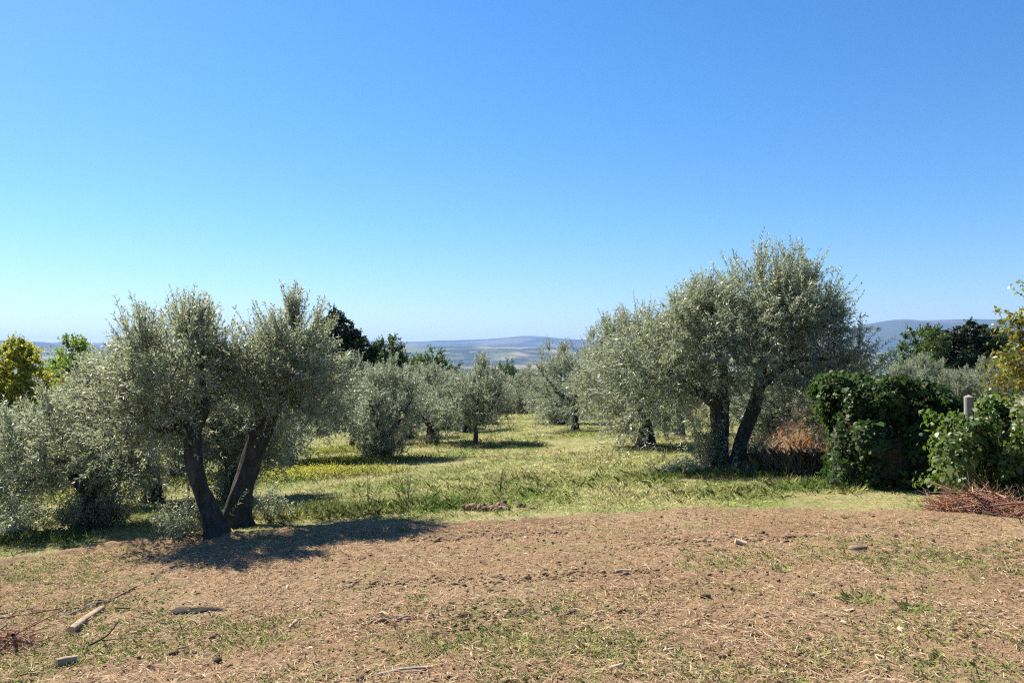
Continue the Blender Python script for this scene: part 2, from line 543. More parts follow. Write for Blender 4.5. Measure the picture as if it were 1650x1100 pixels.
# hedgerows and woods along the valley floor, seen only as dark bands
def treeline_mesh():
    rng = np.random.default_rng(5)
    Vs = []; Fs = []; off = 0
    oct_v = np.array([[1, 0, 0], [0, 1, 0], [-1, 0, 0], [0, -1, 0], [0, 0, 1], [.7, .7, .6], [-.7, .7, .6], [-.7, -.7, .6], [.7, -.7, .6]], float)
    oct_f = np.array([[0, 1, 5], [1, 2, 6], [2, 3, 7], [3, 0, 8], [0, 5, 4], [5, 1, 4], [1, 6, 4], [6, 2, 4], [2, 7, 4], [7, 3, 4], [3, 8, 4], [8, 0, 4]])
    for (y0, xa, xb, n) in ((5000, -1500, 2600, 300), (5450, -700, 900, 130), (4700, 300, 3000, 200), (4300, -2600, -300, 180), (5900, -2500, -200, 200), (5750, 300, 2500, 150)):
        xx = rng.uniform(xa, xb, n); yy = y0 + 0.06 * xx + rng.normal(0, 14, n)
        s = rng.uniform(8, 17, n)
        for i in range(n):
            Vs.append(oct_v * [s[i] * 1.2, s[i], s[i] * rng.uniform(.7, 1.2)] * rng.uniform(.8, 1.2, (9, 1)) + [xx[i], yy[i], VALLEY_Z - 1])
            Fs.append(oct_f + off); off += 9
    return np.concatenate(Vs), np.concatenate(Fs)
m_, nt_, out_ = new_mat('distant_wood')
principled(nt_, out_, ramp(nt_, noise(nt_, position(nt_), 0.05, 4), [(.3, (.025, .04, .016)), (.7, (.055, .08, .03))]), 0.95, 0.05)
M['wood_far'] = m_
TV, TF = treeline_mesh()
tag(link('treeline', mesh_from('treeline', [(TV, TF, 0)], m_)), 'dark bands of far trees crossing the valley fields', 'trees', kind='stuff')

# far farmhouses at the foot of the hill
def house_meshes():
    w, d, h, r = 9, 6, 6, 2.6
    V = np.array([[-w, -d, 0], [w, -d, 0], [w, d, 0], [-w, d, 0], [-w, -d, h], [w, -d, h], [w, d, h], [-w, d, h], [-w, 0, h + r], [w, 0, h + r]], float)
    wall = mesh_from('farmhouse_wall', [(V, np.array([[0, 1, 5, 4], [1, 2, 6, 5], [2, 3, 7, 6], [3, 0, 4, 7]]), 0), (V, np.array([[4, 7, 8], [5, 9, 6]]), 0)], M['plaster'])
    o = 0.7
    R = np.array([[-w - o, -d - o, h - .2], [w + o, -d - o, h - .2], [w + o, 0, h + r + .3], [-w - o, 0, h + r + .3], [w + o, d + o, h - .2], [-w - o, d + o, h - .2]])
    R2 = R - [0, 0, .35]
    roof = mesh_from('farmhouse_roof', [(np.vstack([R, R2]), np.array([[0, 1, 2, 3], [3, 2, 4, 5], [7, 6, 9, 8], [8, 9, 11, 10], [0, 6, 7, 1], [5, 4, 10, 11]]), 0)], M['rooftile'])
    return wall, roof
m_, nt_, out_ = new_mat('pale_plaster'); principled(nt_, out_, ramp(nt_, noise(nt_, position(nt_), .2), [(.3, (.62, .56, .45)), (.7, (.75, .70, .60))]), .9, .1); M['plaster'] = m_
m_, nt_, out_ = new_mat('clay_tile'); principled(nt_, out_, ramp(nt_, noise(nt_, position(nt_), .3), [(.3, (.30, .15, .09)), (.7, (.42, .23, .14))]), .9, .1); M['rooftile'] = m_
hw, hr = house_meshes()

# ------------------------------------------------------------------ trees
def grow(rng, stems, lobes, nclus, jitter=0.1):
    """thin branch work: join points spread through the crown's lobes to the nearest wood already grown"""
    nodes = []; par = []; root_dist = []
    for P4, z0 in stems:
        C = catmull(P4, 4)
        for k, c in enumerate(C):
            if c[2] >= z0:
                nodes.append(c[:3]); par.append(-1); root_dist.append(0.0)
    if not nodes:
        nodes = [np.array(stems[0][0][-1][:3])]; par = [-1]; root_dist = [0.0]
    lob = np.array(lobes, float)
    area = (lob[:, 3] * lob[:, 4] + lob[:, 3] * lob[:, 5] + lob[:, 4] * lob[:, 5])
    pick = rng.choice(len(lob), nclus, p=area / area.sum())
    d = nrm(rng.normal(size=(nclus, 3)))
    rad = rng.uniform(0.25, 1.0, nclus) ** 0.45
    C = lob[pick, :3] + d * lob[pick, 3:6] * rad[:, None]
    out = nrm((C - lob[pick, :3]) / lob[pick, 3:6] ** 2 + 1e-6)
    ok = C[:, 2] > 0.12
    C = C[ok]; out = out[ok]; rad = rad[ok]
    N0 = np.array(nodes)
    dist = np.min(np.linalg.norm(C[:, None] - N0[None], axis=2), axis=1)
    tips = []
    NA = np.zeros((len(nodes) + len(C) * 4, 3)); NA[:len(nodes)] = N0
    RD = np.zeros(len(NA)); n = len(nodes)
    par = list(par)
    order = np.argsort(dist)
    ends = np.zeros(len(C), int)
    for i in order:
        c = C[i]
        dd = np.linalg.norm(NA[:n] - c, axis=1)
        cost = dd + 0.25 * RD[:n] + 0.5 * np.maximum(NA[:n, 2] - c[2], 0)
        j = int(np.argmin(cost))
        a = NA[j]; L = dd[j]
        side = rng.normal(0, jitter, 3) * L
        last = j
        steps = 3 if L > 0.3 else 1
        for k in range(1, steps + 1):
            t = k / steps
            p = a * (1 - t) + c * t + side * math.sin(math.pi * t) + np.array([0, 0, 0.10 * L * math.sin(math.pi * t)])
            NA[n] = p; par.append(last); RD[n] = RD[last] + L / steps
            last = n; n += 1
        ends[i] = last
    par = np.array(par[:n]); cnt = np.zeros(n)
    cnt[ends] += 1
    for k in range(n - 1, -1, -1):
        if par[k] >= 0:
            cnt[par[k]] += cnt[k]
    return NA[:n], par, cnt, C, out, rad

def make_tree(name, loc, label, cat, group, stems, lobes, nclus=150, nshoot=12, npairs=11, shoot=(0.25, 0.5), leaf=(0.065, 0.016),
              up=0.45, droop=0.15, spread=0.8, seed=1, mleaf='olive', mbark='bark', shape='lance', sprigs=40, sprig_len=(0.45, 0.8),
              basal=None, twig_k=0.0036, flare=1.8, rz=0.0, gnarl=0.27, zmin=0.0):
    rng = np.random.default_rng(seed)
    root = empty(name, loc, label, cat, group, rz)
    # stems: list of (points (x,y,z,r), part name, lowest height where branches leave)
    for k, (P4, pname, z0) in enumerate(stems):
        ch = tube(P4, 22 if P4[0][3] > .1 else 10, 8, gnarl, seed * 7 + k, True, flare if pname == 'trunk' else 1.0)
        link(pname, mesh_from(pname, ch, M[mbark], True), root)
    NA, par, cnt, C, out, rad = grow(rng, [(s[0], s[2]) for s in stems], lobes, nclus)
    e = np.where(par >= 0)[0]
    r = twig_k * np.sqrt(np.maximum(cnt, 1)) + 0.0015
    rp = np.minimum(r[par[e]], r[e] * 1.35)
    rp = np.where(cnt[par[e]] > 0, rp, r[e] * 1.2)
    tw = [frusta(NA[par[e]], NA[e], rp, r[e], 5) + (0,)]
    # leafy shoots
    n = len(C)
    P0 = np.repeat(C, nshoot, 0) + rng.normal(0, 0.07, (n * nshoot, 3))
    O = np.repeat(out, nshoot, 0)
    upv = np.array([0, 0, 1.0])
    D0 = nrm(O * rng.uniform(0.1, 0.9, (n * nshoot, 1)) + upv * rng.normal(up, 0.35, (n * nshoot, 1)) + rng.normal(0, 0.5, (n * nshoot, 3)))
    Ls = rng.uniform(*shoot, n * nshoot)
    keep = P0[:, 2] > zmin
    lv, st = shoot_leaves(rng, P0[keep], D0[keep], Ls[keep], npairs, leaf[0], leaf[1], droop, spread, shape)
    leaves = [lv]; tw.append(st)
    if sprigs:
        w = np.clip(out[:, 2], 0.0, 1) * (rad > 0.7) * np.clip(C[:, 2] - np.median(C[:, 2]), 0, None) + 1e-9
        idx = rng.choice(n, sprigs, p=w / w.sum())
        k = 3
        P0 = np.repeat(C[idx], k, 0) + rng.normal(0, 0.05, (sprigs * k, 3))
        D0 = nrm(upv + np.repeat(out[idx], k, 0) * [0.35, 0.35, 0.1] + rng.normal(0, 0.2, (sprigs * k, 3)))
        Ls = rng.uniform(*sprig_len, sprigs * k)
        lv, st = shoot_leaves(rng, P0, D0, Ls, int(npairs * 1.6), leaf[0] * .9, leaf[1] * .9, 0.03, spread * .8, shape)
        leaves.append(lv); tw.append(st)
    tw_o = link('twigs', mesh_from('twigs', tw, M['twig']), root); tw_o['kind'] = 'stuff'
    link('crown', mesh_from('crown', leaves, M[mleaf]), root)
    if basal:
        bl = []; bs = []
        for (bx, by, bz, rr, hh, nn) in basal:
            P0 = np.stack([rng.normal(bx, rr * .5, nn), rng.normal(by, rr * .5, nn), bz + np.abs(rng.normal(0, hh * .35, nn))], 1)
            D0 = nrm(np.stack([rng.normal(0, .45, nn), rng.normal(0, .45, nn), np.full(nn, 1.0)], 1))
            lv, st = shoot_leaves(rng, P0, D0, rng.uniform(.25, .55, nn) * hh / .6, 12, leaf[0] * .85, leaf[1], 0.05, spread, shape)
            bl.append(lv); bs.append(st)
        b = link('basal_shoots', mesh_from('basal_shoots', bl + [(v, f, 1) for v, f, _ in bs], [M[mleaf], M['twig']]), root)
        b['kind'] = 'stuff'
    return root

def copy_thing(src, loc, rz, scale, label, group=None):
    r = src.copy(); COL.objects.link(r)
    r.location = loc; r.rotation_euler = (0, 0, rz); r.scale = scale
    r['label'] = label
    if group: r['group'] = group
    for ch in src.children:
        c = ch.copy(); COL.objects.link(c); c.parent = r
    return r

GR = 'olive trees of the grove'
def at(x, y, dz=-0.04):
    return (x, y, tz(x, y) + dz)

# --- tall twin-stemmed olive, its shade on the bare soil
make_tree('olive_tree', at(-3.85, 10.5), 'tall olive with two dark leaning stems in a V at the bare soil edge', 'olive tree', GR,
    [([(.03, -.05, -.1, .15), (-.10, -.02, .35, .125), (-.24, 0, .75, .115), (-.34, 0, 1.2, .105), (-.37, 0, 1.62, .10), (-.33, 0, 1.85, .07)], 'trunk', 1.4),
     ([(-.10, .95, -.12, .21), (-.04, 1.0, .5, .17), (.08, 1.05, 1.0, .155), (.25, 1.1, 1.55, .14), (.38, 1.15, 1.95, .10)], 'trunk', 1.4),
     ([(-.36, 0, 1.60, .085), (-.55, -.02, 1.74, .075), (-.80, -.05, 1.72, .06), (-1.15, -.1, 1.95, .04), (-1.35, -.1, 2.3, .02)], 'limb', 1.3),
     ([(-.35, 0, 1.7, .07), (-.22, .05, 2.1, .055), (-.30, .1, 2.6, .035), (-.25, .1, 3.2, .015)], 'limb', 1.3),
     ([(.24, 1.24, 1.55, .09), (.16, 1.2, 1.95, .07), (.12, 1.1, 2.5, .045), (.22, 1.1, 3.1, .02)], 'limb', 1.3),
     ([(.34, 1.22, 1.85, .09), (.6, 1.2, 2.2, .065), (.85, 1.1, 2.6, .04), (.95, 1.0, 3.2, .018)], 'limb', 1.3)],
    [(-.72, .1, 2.5, .72, .9, .75), (-.55, .1, 2.75, .55, .65, .5), (-1.2, 0, 1.95, .5, .6, .5), (.6, 1.0, 2.55, .62, .85, .62),
     (.78, .9, 2.9, .42, .55, .5), (1.05, .9, 2.25, .5, .7, .55), (.02, .7, 2.5, .42, .6, .36), (.65, .95, 2.5, .7, .8, .48), (-.9, .3, 2.1, .65, .7, .5),
     (1.15, 1.0, 1.75, .35, .5, .3), (.35, 1.6, 2.4, .6, .5, .5), (-1.35, .1, 2.7, .25, .3, .4), (-1.2, 0, 1.55, .4, .5, .3)],
    nclus=350, nshoot=6, npairs=13, seed=11, sprigs=130, sprig_len=(.4, .8), shoot=(.3, .65), leaf=(.078, .0195),
    basal=[(-.5, .1, .02, .35, .55, 90), (.35, 1.1, .05, .3, .5, 45)])

bpy.data.objects['olive_tree'].scale = (.94, .94, .85)
# --- bushy olive to its side
bushy = make_tree('olive_tree', at(-6.36, 12.15), 'low bushy olive wrapped in dark sprouts, one bare limb leaning out', 'olive tree', GR,
    [([(0, 0, -.1, .17), (0, 0, .35, .14), (-.08, 0, .7, .12)], 'trunk', .6),
     ([(-.06, 0, .62, .09), (-.28, -.05, .95, .075), (-.48, -.08, 1.3, .055), (-.75, -.1, 1.75, .03)], 'limb', .6),
     ([(-.02, 0, .65, .09), (.18, .05, 1.1, .07), (.25, .1, 1.7, .05), (.38, .1, 2.5, .02)], 'limb', .6)],
    [(-.40, 0, 1.75, .95, .95, .75), (-.95, -.1, 1.2, .65, .7, .6), (.35, .1, 2.15, .6, .75, .75), (-.2, .3, 1.2, .9, .7, .5), (.45, .1, 1.35, .5, .6, .55)],
    nclus=260, nshoot=6, npairs=13, seed=23, sprigs=45, sprig_len=(.4, .8), shoot=(.3, .65), leaf=(.078, .0195),
    basal=[(.05, -.05, 0, .34, .75, 190), (-.3, -.1, 0, .25, .5, 60), (.3, 0, 0, .25, .6, 60), (-.95, -.5, 0, .3, .25, 50)])
bushy.scale = (.95, .95, .82)
sp = make_tree('olive_tree', at(-9.3, 14.2), 'olive with a wide low grey crown beside the yellow tree', 'olive tree', GR,
    [([(0, 0, -.1, .18), (.03, 0, .5, .14), (.08, 0, .95, .12)], 'trunk', .7),
     ([(.06, 0, .85, .09), (-.4, .1, 1.4, .06), (-.8, .1, 2.0, .03)], 'limb', .7),
     ([(.06, 0, .9, .09), (.45, 0, 1.4, .06), (.8, 0, 1.95, .03)], 'limb', .7)],
    [(-.5, 0, 1.7, 1.0, 1.0, .8), (.6, 0, 1.6, 1.0, 1.0, .8), (.1, 0, 2.1, .8, .8, .65), (.2, -.5, 1.0, 1.1, .6, .5)],
    nclus=220, nshoot=7, npairs=12, seed=31, sprigs=35, shoot=(.3, .6), leaf=(.078, .02),
    basal=[(0, 0, 0, .4, .6, 110)])
sp.scale = (.85, .85, .62)
make_tree('olive_tree', at(-6.9, 15.3), 'slim olive seen behind the gap left of the twin stems', 'olive tree', GR,
    [([(0, 0, -.1, .15), (.02, 0, .5, .12), (-.04, 0, 1.1, .10)], 'trunk', .8),
     ([(-.04, 0, 1.0, .08), (-.4, 0, 1.6, .05), (-.6, 0, 2.3, .02)], 'limb', .8),
     ([(-.04, 0, 1.05, .08), (.3, 0, 1.6, .05), (.5, 0, 2.2, .02)], 'limb', .8)],
    [(-.3, 0, 2.0, .9, .8, .85), (.5, 0, 1.9, .8, .8, .8), (.1, 0, 1.3, 1.0, .7, .55), (-.2, 0, 2.7, .5, .5, .5)],
    nclus=220, nshoot=7, npairs=12, seed=37, sprigs=40, shoot=(.3, .6), leaf=(.078, .02), basal=[(0, 0, 0, .3, .6, 90)])

make_tree('olive_tree', at(-5.25, 14.9), 'low leafy olive filling the gap between the twin stems', 'olive tree', GR,
    [([(0, 0, -.1, .14), (.02, 0, .4, .11), (.0, 0, .9, .09)], 'trunk', .5),
     ([(0, 0, .7, .07), (-.35, 0, 1.3, .05), (-.5, 0, 1.9, .02)], 'limb', .5),
     ([(0, 0, .8, .07), (.35, 0, 1.3, .05), (.55, 0, 1.9, .02)], 'limb', .5)],
    [(-.35, 0, 1.6, .75, .7, .6), (.35, 0, 1.6, .7, .7, .6), (.05, 0, 1.05, .85, .6, .5), (.6, 0, 1.1, .55, .6, .45)],
    nclus=180, nshoot=6, npairs=12, seed=43, sprigs=25, shoot=(.28, .6), leaf=(.08, .021), basal=[(0, 0, 0, .45, .6, 120)])
# --- big round olive by the hedge
big = make_tree('olive_tree', at(4.35, 16.2), 'largest olive, broad round crown over twin dark trunks near the ivy hedge', 'olive tree', GR,
    [([(-.17, 0, -.1, .22), (-.15, 0, .4, .18), (-.13, 0, .8, .165), (-.10, 0, 1.35, .15), (-.08, .02, 1.6, .11)], 'trunk', 1.3),
     ([(.17, -.02, -.1, .15), (.24, -.02, .4, .125), (.33, 0, .75, .12), (.50, 0, 1.2, .115), (.62, 0, 1.65, .10), (.68, 0, 1.9, .08)], 'trunk', 1.4),
     ([(-.12, 0, 1.30, .12), (-.42, -.03, 1.58, .10), (-.72, -.05, 1.72, .08), (-1.15, -.1, 2.05, .055), (-1.6, -.1, 2.2, .03)], 'limb', 1.2),
     ([(-.08, .02, 1.5, .10), (-.02, .1, 2.1, .075), (-.22, .1, 2.9, .04), (-.2, .1, 3.6, .015)], 'limb', 1.2),
     ([(.64, 0, 1.7, .09), (1.05, 0, 2.1, .065), (1.5, 0, 2.3, .045), (2.1, -.1, 2.3, .02)], 'limb', 1.2),
     ([(.66, 0, 1.8, .085), (.75, 0, 2.5, .055), (.95, 0, 3.2, .03), (1.1, 0, 3.8, .012)], 'limb', 1.2)],
    [(.35, 0, 2.65, 1.45, 1.4, 1.1), (.85, .1, 3.5, .9, .9, .6), (-.55, .1, 2.85, .75, .8, .6), (-1.15, 0, 2.35, 1.05, 1.0, .75),
     (1.75, 0, 2.3, .9, 1.0, .85), (2.3, -.1, 1.95, .45, .6, .5), (1.6, .1, 3.45, .5, .55, .6), (-.25, .1, 3.35, .6, .7, .5), (1.25, .1, 3.6, .5, .5, .5), (-1.35, -.1, 1.5, .6, .7, .5), (1.5, -.1, 1.45, .65, .7, .5), (2.4, 0, 2.7, .25, .3, .45), (-.35, 0, 2.45, 1.0, 1.1, .8), (.1, .2, 3.0, .85, .9, .6), (-.9, -.2, 1.85, .8, .8, .45), (1.3, 0, 3.0, .95, 1.0, .7), (2.05, 0, 2.6, .6, .8, .55), (.9, -.5, 2.1, .9, .5, .5), (-1.7, -.2, 1.15, .5, .5, .4), (1.9, -.2, 1.2, .5, .6, .4), (-1.75, 0, 2.2, .6, .7, .5), (2.2, -.3, 1.35, .5, .5, .5)],
    nclus=560, nshoot=6, npairs=13, seed=41, sprigs=130, sprig_len=(.5, .95), shoot=(.32, .75), leaf=(.084, .022),
    basal=[(-.4, -.15, 0, .3, .9, 110), (.55, -.1, 0, .28, .7, 80), (-.9, -.5, 0, .5, .22, 90), (.2, -.7, 0, .6, .2, 90)])

big.scale = (1.06, 1.06, .98)
make_tree('olive_tree', at(3.85, 23.0), 'wide olive whose foliage hangs nearly to the grass, next behind the largest', 'olive tree', GR,
    [([(0, 0, -.1, .22), (.02, 0, .5, .17), (-.04, 0, 1.1, .14)], 'trunk', .8),
     ([(-.04, 0, 1.0, .11), (-.6, 0, 1.7, .07), (-1.1, 0, 2.3, .03)], 'limb', .8),
     ([(-.04, 0, 1.05, .11), (.5, 0, 1.8, .07), (.8, 0, 2.6, .03)], 'limb', .8)],
    [(-.5, 0, 2.3, 1.3, 1.3, 1.05), (-1.2, 0, 1.6, .9, 1.0, .8), (.6, 0, 2.2, 1.1, 1.2, 1.0), (0, -.3, 1.1, 1.6, 1.1, .7), (-.2, 0, 3.0, .8, .8, .6), (-1.0, -.1, 2.9, .5, .5, .45)],
    nclus=320, nshoot=6, npairs=13, seed=47, sprigs=60, shoot=(.3, .7), leaf=(.085, .024), mleaf='olive')

# --- three mid-distance olives; the rest of the grove are copies of their build
def mid_olive(loc, label, seed, H, W, forks, low, basal=None, trunk_r=.12):
    rng = np.random.default_rng(seed + 900)
    stems = [([(0, 0, -.1, trunk_r), (.03, 0, H * .15, trunk_r * .8), (.0, 0, H * .28, trunk_r * .75)], 'trunk', H * .2)]
    for k in range(forks):
        a = 2 * math.pi * k / forks + rng.uniform(-.4, .4)
        dx, dy = math.cos(a) * W * .5, math.sin(a) * W * .5
        stems.append(([(0, 0, H * .24, trunk_r * .6), (dx * .4, dy * .4, H * .42, trunk_r * .45), (dx * .75, dy * .75, H * .65, trunk_r * .2)], 'limb', H * .2))
    lobes = [(0, 0, H * .58, W * .36, W * .36, H * .30)]
    for k in range(6):
        a = 2 * math.pi * k / 6 + rng.uniform(-.4, .4)
        rr = W * rng.uniform(.22, .32)
        lobes.append((math.cos(a) * W * .30, math.sin(a) * W * .30, H * rng.uniform(low, .68), rr, rr, H * rng.uniform(.17, .25)))
    lobes.append((rng.uniform(-.2, .2) * W, 0, H * .8, W * .25, W * .25, H * .15))
    return make_tree('olive_tree', loc, label, 'olive tree', GR, stems, lobes, nclus=200, nshoot=6, npairs=10, seed=seed, sprigs=45,
                     sprig_len=(.3, .6), shoot=(.25, .55), leaf=(.078, .024), mleaf='olive_far', basal=basal)

tree_F = mid_olive(at(-3.6, 22.5), 'squat olive with sprouting stump base standing out in the open grass', 53, 2.75, 2.2, 3, .24, [(0, 0, 0, .55, .7, 200), (-.4, 0, 0, .3, .9, 90)])
tree_H = mid_olive(at(-1.25, 26.9), 'small upright olive on a single thin trunk beside the grass lane', 59, 2.85, 2.4, 4, .38, None, .085)
tree_D = mid_olive(at(-6.4, 22.9), 'dark olive with hanging crown behind the yellow flower patch', 61, 3.1, 2.9, 3, .26, [(0, 0, 0, .5, .5, 120)], .16)
tree_R3 = mid_olive(at(2.6, 33.0), 'full olive with visible bare trunk bordering the lane across from the thin one', 67, 4.3, 4.4, 4, .26, None, .16)

more_later = []
def more_olive(src, x, y, rz, s, label, sy=None):
    return copy_thing(src, at(x, y), rz, (s, s, s * (sy or 1.0)), label, GR)
more_olive(tree_H, -5.9, 29.5, 1.1, 1.12, 'olive with stout bare trunk rising from yellow-green grass past the flower patch')
more_olive(tree_D, -2.9, 28.5, 2.0, .88, 'olive close behind the squat stump-based one')
more_olive(tree_D, -2.0, 35.5, 3.3, .85, 'olive shading the lane just past the small upright one')
more_olive(tree_F, 2.5, 40.0, .8, 1.3, 'olive edging the lane, second past the bare-trunked one')
more_olive(tree_D, 2.5, 47.0, 2.2, 1.0, 'far small olive where the lane runs out')
more_olive(tree_F, -1.8, 43.0, 4.0, .95, 'far olive facing the lane end, flower side')
more_olive(tree_H, -1.6, 51.0, 5.0, 1.0, 'last olive before the lane dips out of sight')
more_olive(tree_R3, 5.6, 26.5, 1.9, .9, 'olive mostly hidden behind the widest low-hanging one')
more_olive(tree_F, 7.4, 21.8, .5, 1.15, 'thin-stemmed olive seen through the gap between big trunks and hedge')
more_olive(tree_D, -8.6, 20.5, 1.4, 1.0, 'olive showing through behind the twin-stemmed tree')
more_olive(tree_D, -11.5, 20.0, .3, .72, 'olive under the fresh green tree, behind the low bushy one')
more_olive(tree_D, -6.3, 36.0, .2, 1.0, 'far olive below the dark evergreen')
more_olive(tree_F, -10.2, 28.0, 2.9, 1.2, 'olive deep in the grove below the fresh green tree')
more_olive(tree_D, -13.5, 24.5, 5.1, .82, 'olive at the foot of the yellow tree')
more_olive(tree_R3, 6.4, 35.0, 3.6, .95, 'olive filling the row behind, under the big round crown')
more_olive(tree_D, -4.3, 33.0, 5.6, .95, 'olive between the squat one and the stout-trunked one, farther back')
more_olive(tree_R3, -4.9, 41.5, 1.2, .75, 'far olive below the mid green oak')
more_olive(tree_F, -3.2, 38.5, 4.6, 1.0, 'far olive above the squat stump-based one')
more_olive(tree_F, 1.2, 60.0, .4, 1.3, 'farthest olive closing the lane, centre')
more_olive(tree_D, 3.4, 54.5, 2.7, 1.0, 'far olive closing the lane below the hazy hill')
more_olive(tree_F, -.7, 62.0, 3.5, 1.15, 'farthest olive closing the lane, flower side')
more_olive(tree_D, 4.9, 45.0, 1.6, 1.0, 'far olive peeping behind the lane edge row')
more_olive(tree_F, -3.4, 56.0, .9, 1.1, 'far olive under the low green oak')
more_olive(tree_R3, 9.8, 30.0, .9, .85, 'olive behind the reddish bramble thicket')
for x, y, rz, sc, lab in ((1.8, 93, .3, .9, 'green tree down the slope past the lane end, centre'), (-2.6, 98, 1.8, 1.0, 'green tree down the slope under the low green oak'),
                          (5.6, 95, 4.0, .95, 'green tree down the slope behind the lane edge row')):
    more_later.append((x, y, rz, sc, lab))
GF = 'grey olives beyond the hedge gap'
for x, y, rz, s, src, lab in ((19.6, 40, .5, .95, tree_F, 'pale grey olive beyond the hedge, nearest the big crown'),
                         (21.6, 41.5, 2.5, .9, tree_D, 'pale grey olive in the middle of the hedge gap'),
                         (22.6, 40.0, 4.0, .78, tree_F, 'pale grey olive beside the thin white stake'),
                         (25.2, 42, 1.0, .9, tree_H, 'pale grey olive half hidden by autumn leaves')):
    copy_thing(src, at(x, y), rz, (s, s, s), lab, GF)

# --- broadleaf trees behind the grove
def broad_tree(name, loc, label, cat, group, H, W, seed, mleaf, base=.2, nclus=130, leaf=(.11, .085), top=.8, nshoot=9, shoot=(.3, .7), sprigs=20, cone=False, dense=False):
    rng = np.random.default_rng(seed + 500)
    stems = [([(0, 0, -.2, H * .035), (.03, 0, H * .3, H * .028), (.0, .05, H * .7, H * .012)], 'trunk', H * base)]
    for k in range(4):
        a = 2 * math.pi * k / 4 + rng.uniform(-.5, .5)
        stems.append(([(0, 0, H * .28, H * .016), (math.cos(a) * W * .2, math.sin(a) * W * .2, H * .5, H * .011), (math.cos(a) * W * .33, math.sin(a) * W * .33, H * .66, H * .005)], 'limb', H * base))
    lobes = []
    for k in range(9):
        a = rng.uniform(0, 6.28); h = rng.uniform(base + .12, .8)
        ww = (1 - (h - .2) * 1.0) if cone else math.sin(math.pi * min(max(h, .12), .88)) 
        rr = W * rng.uniform(.2, .3) * (0.6 + .4 * ww)
        lobes.append((math.cos(a) * (W * .5 * ww - rr * .6), math.sin(a) * (W * .5 * ww - rr * .6), H * h, rr, rr, rr * .85))
    lobes.append((0, 0, H * (1 - .13 * W / H * 2), W * .27, W * .27, W * .26))
    lobes.append((0, 0, H * .55, W * .36, W * .36, H * .3))
    if dense:
        lobes = lobes[:4] + [(0, 0, H * .25, W * .46, W * .46, H * .2), (0, 0, H * .48, W * .47, W * .47, H * .22), (.1, 0, H * .68, W * .40, W * .40, H * .18), (-.1, 0, H * .83, W * .28, W * .28, H * .13), (0, 0, H * .93, W * .14, W * .14, H * .07)]
    return make_tree(name, loc, label, cat, group, stems, lobes, nclus=nclus, nshoot=nshoot, npairs=6, shoot=shoot, leaf=leaf, up=.25, spread=.95, seed=seed,
                     mleaf=mleaf, mbark='bark2', shape='oval', sprigs=sprigs, sprig_len=(.3, .6), twig_k=.006)

broad_tree('evergreen_tree', at(-10.2, 46), 'dark dense evergreen with rounded top rising above the grove', 'evergreen tree', None, 6.8, 5.0, 71, 'ever', .05, 520, (.14, .09), nshoot=12, shoot=(.22, .45), dense=True)
broad_tree('oak_tree', at(-8.0, 53), 'mid green oak with flat top beside the dark evergreen', 'oak tree', None, 5.6, 4.4, 73, 'oak', .1, 260, (.115, .08))
o2 = broad_tree('oak_tree', at(-6.1, 60), 'low green oak peeping over the olives toward the valley', 'oak tree', None, 5.4, 4.8, 79, 'oak', .1, 250, (.115, .08))
copy_thing(o2, at(-10.0, 58), 2.1, (.95, .95, 1.05), 'green oak tucked against the far side of the dark evergreen')
copy_thing(o2, at(-.6, 82), 1.0, (.62, .62, 1.05), 'tiny lone green tree over the lane end')
for x, y, rz, sc, lab in more_later:
    copy_thing(o2, at(x, y), rz, (sc, sc, sc), lab)
broad_tree('yellow_tree', at(-20.8, 33), 'tree in bright yellow autumn leaf behind the grove', 'autumn tree', None, 4.8, 3.8, 83, 'yellow', .1, 220, (.10, .08), sprigs=40)
broad_tree('green_tree', at(-20.8, 38), 'fresh yellow-green tree overtopping the low bushy olive', 'broadleaf tree', None, 5.2, 3.8, 89, 'lime', .1, 240, (.10, .08), sprigs=40)
copy_thing(bpy.data.objects['green_tree'], at(-17.5, 45), 2.6, (1, 1, .95), 'green tree glimpsed through the twin-stemmed olive crown')
broad_tree('bushy_tree', at(29.6, 57), 'mid green feathery tree beyond the hedge gap', 'broadleaf tree', None, 5.6, 5.4, 97, 'oak', .08, 300, (.115, .08))
copy_thing(bpy.data.objects['evergreen_tree'], at(33.5, 58), 1.2, (1.35, 1.2, .85), 'dark round evergreen beyond the hedge gap')
copy_thing(bpy.data.objects['bushy_tree'], at(36.5, 60), 2.2, (1, 1, .95), 'green tree mostly behind the autumn leaves')
copy_thing(o2, at(25.5, 62), 3.0, (1, 1, .8), 'low tree seen past the edge of the largest olive')

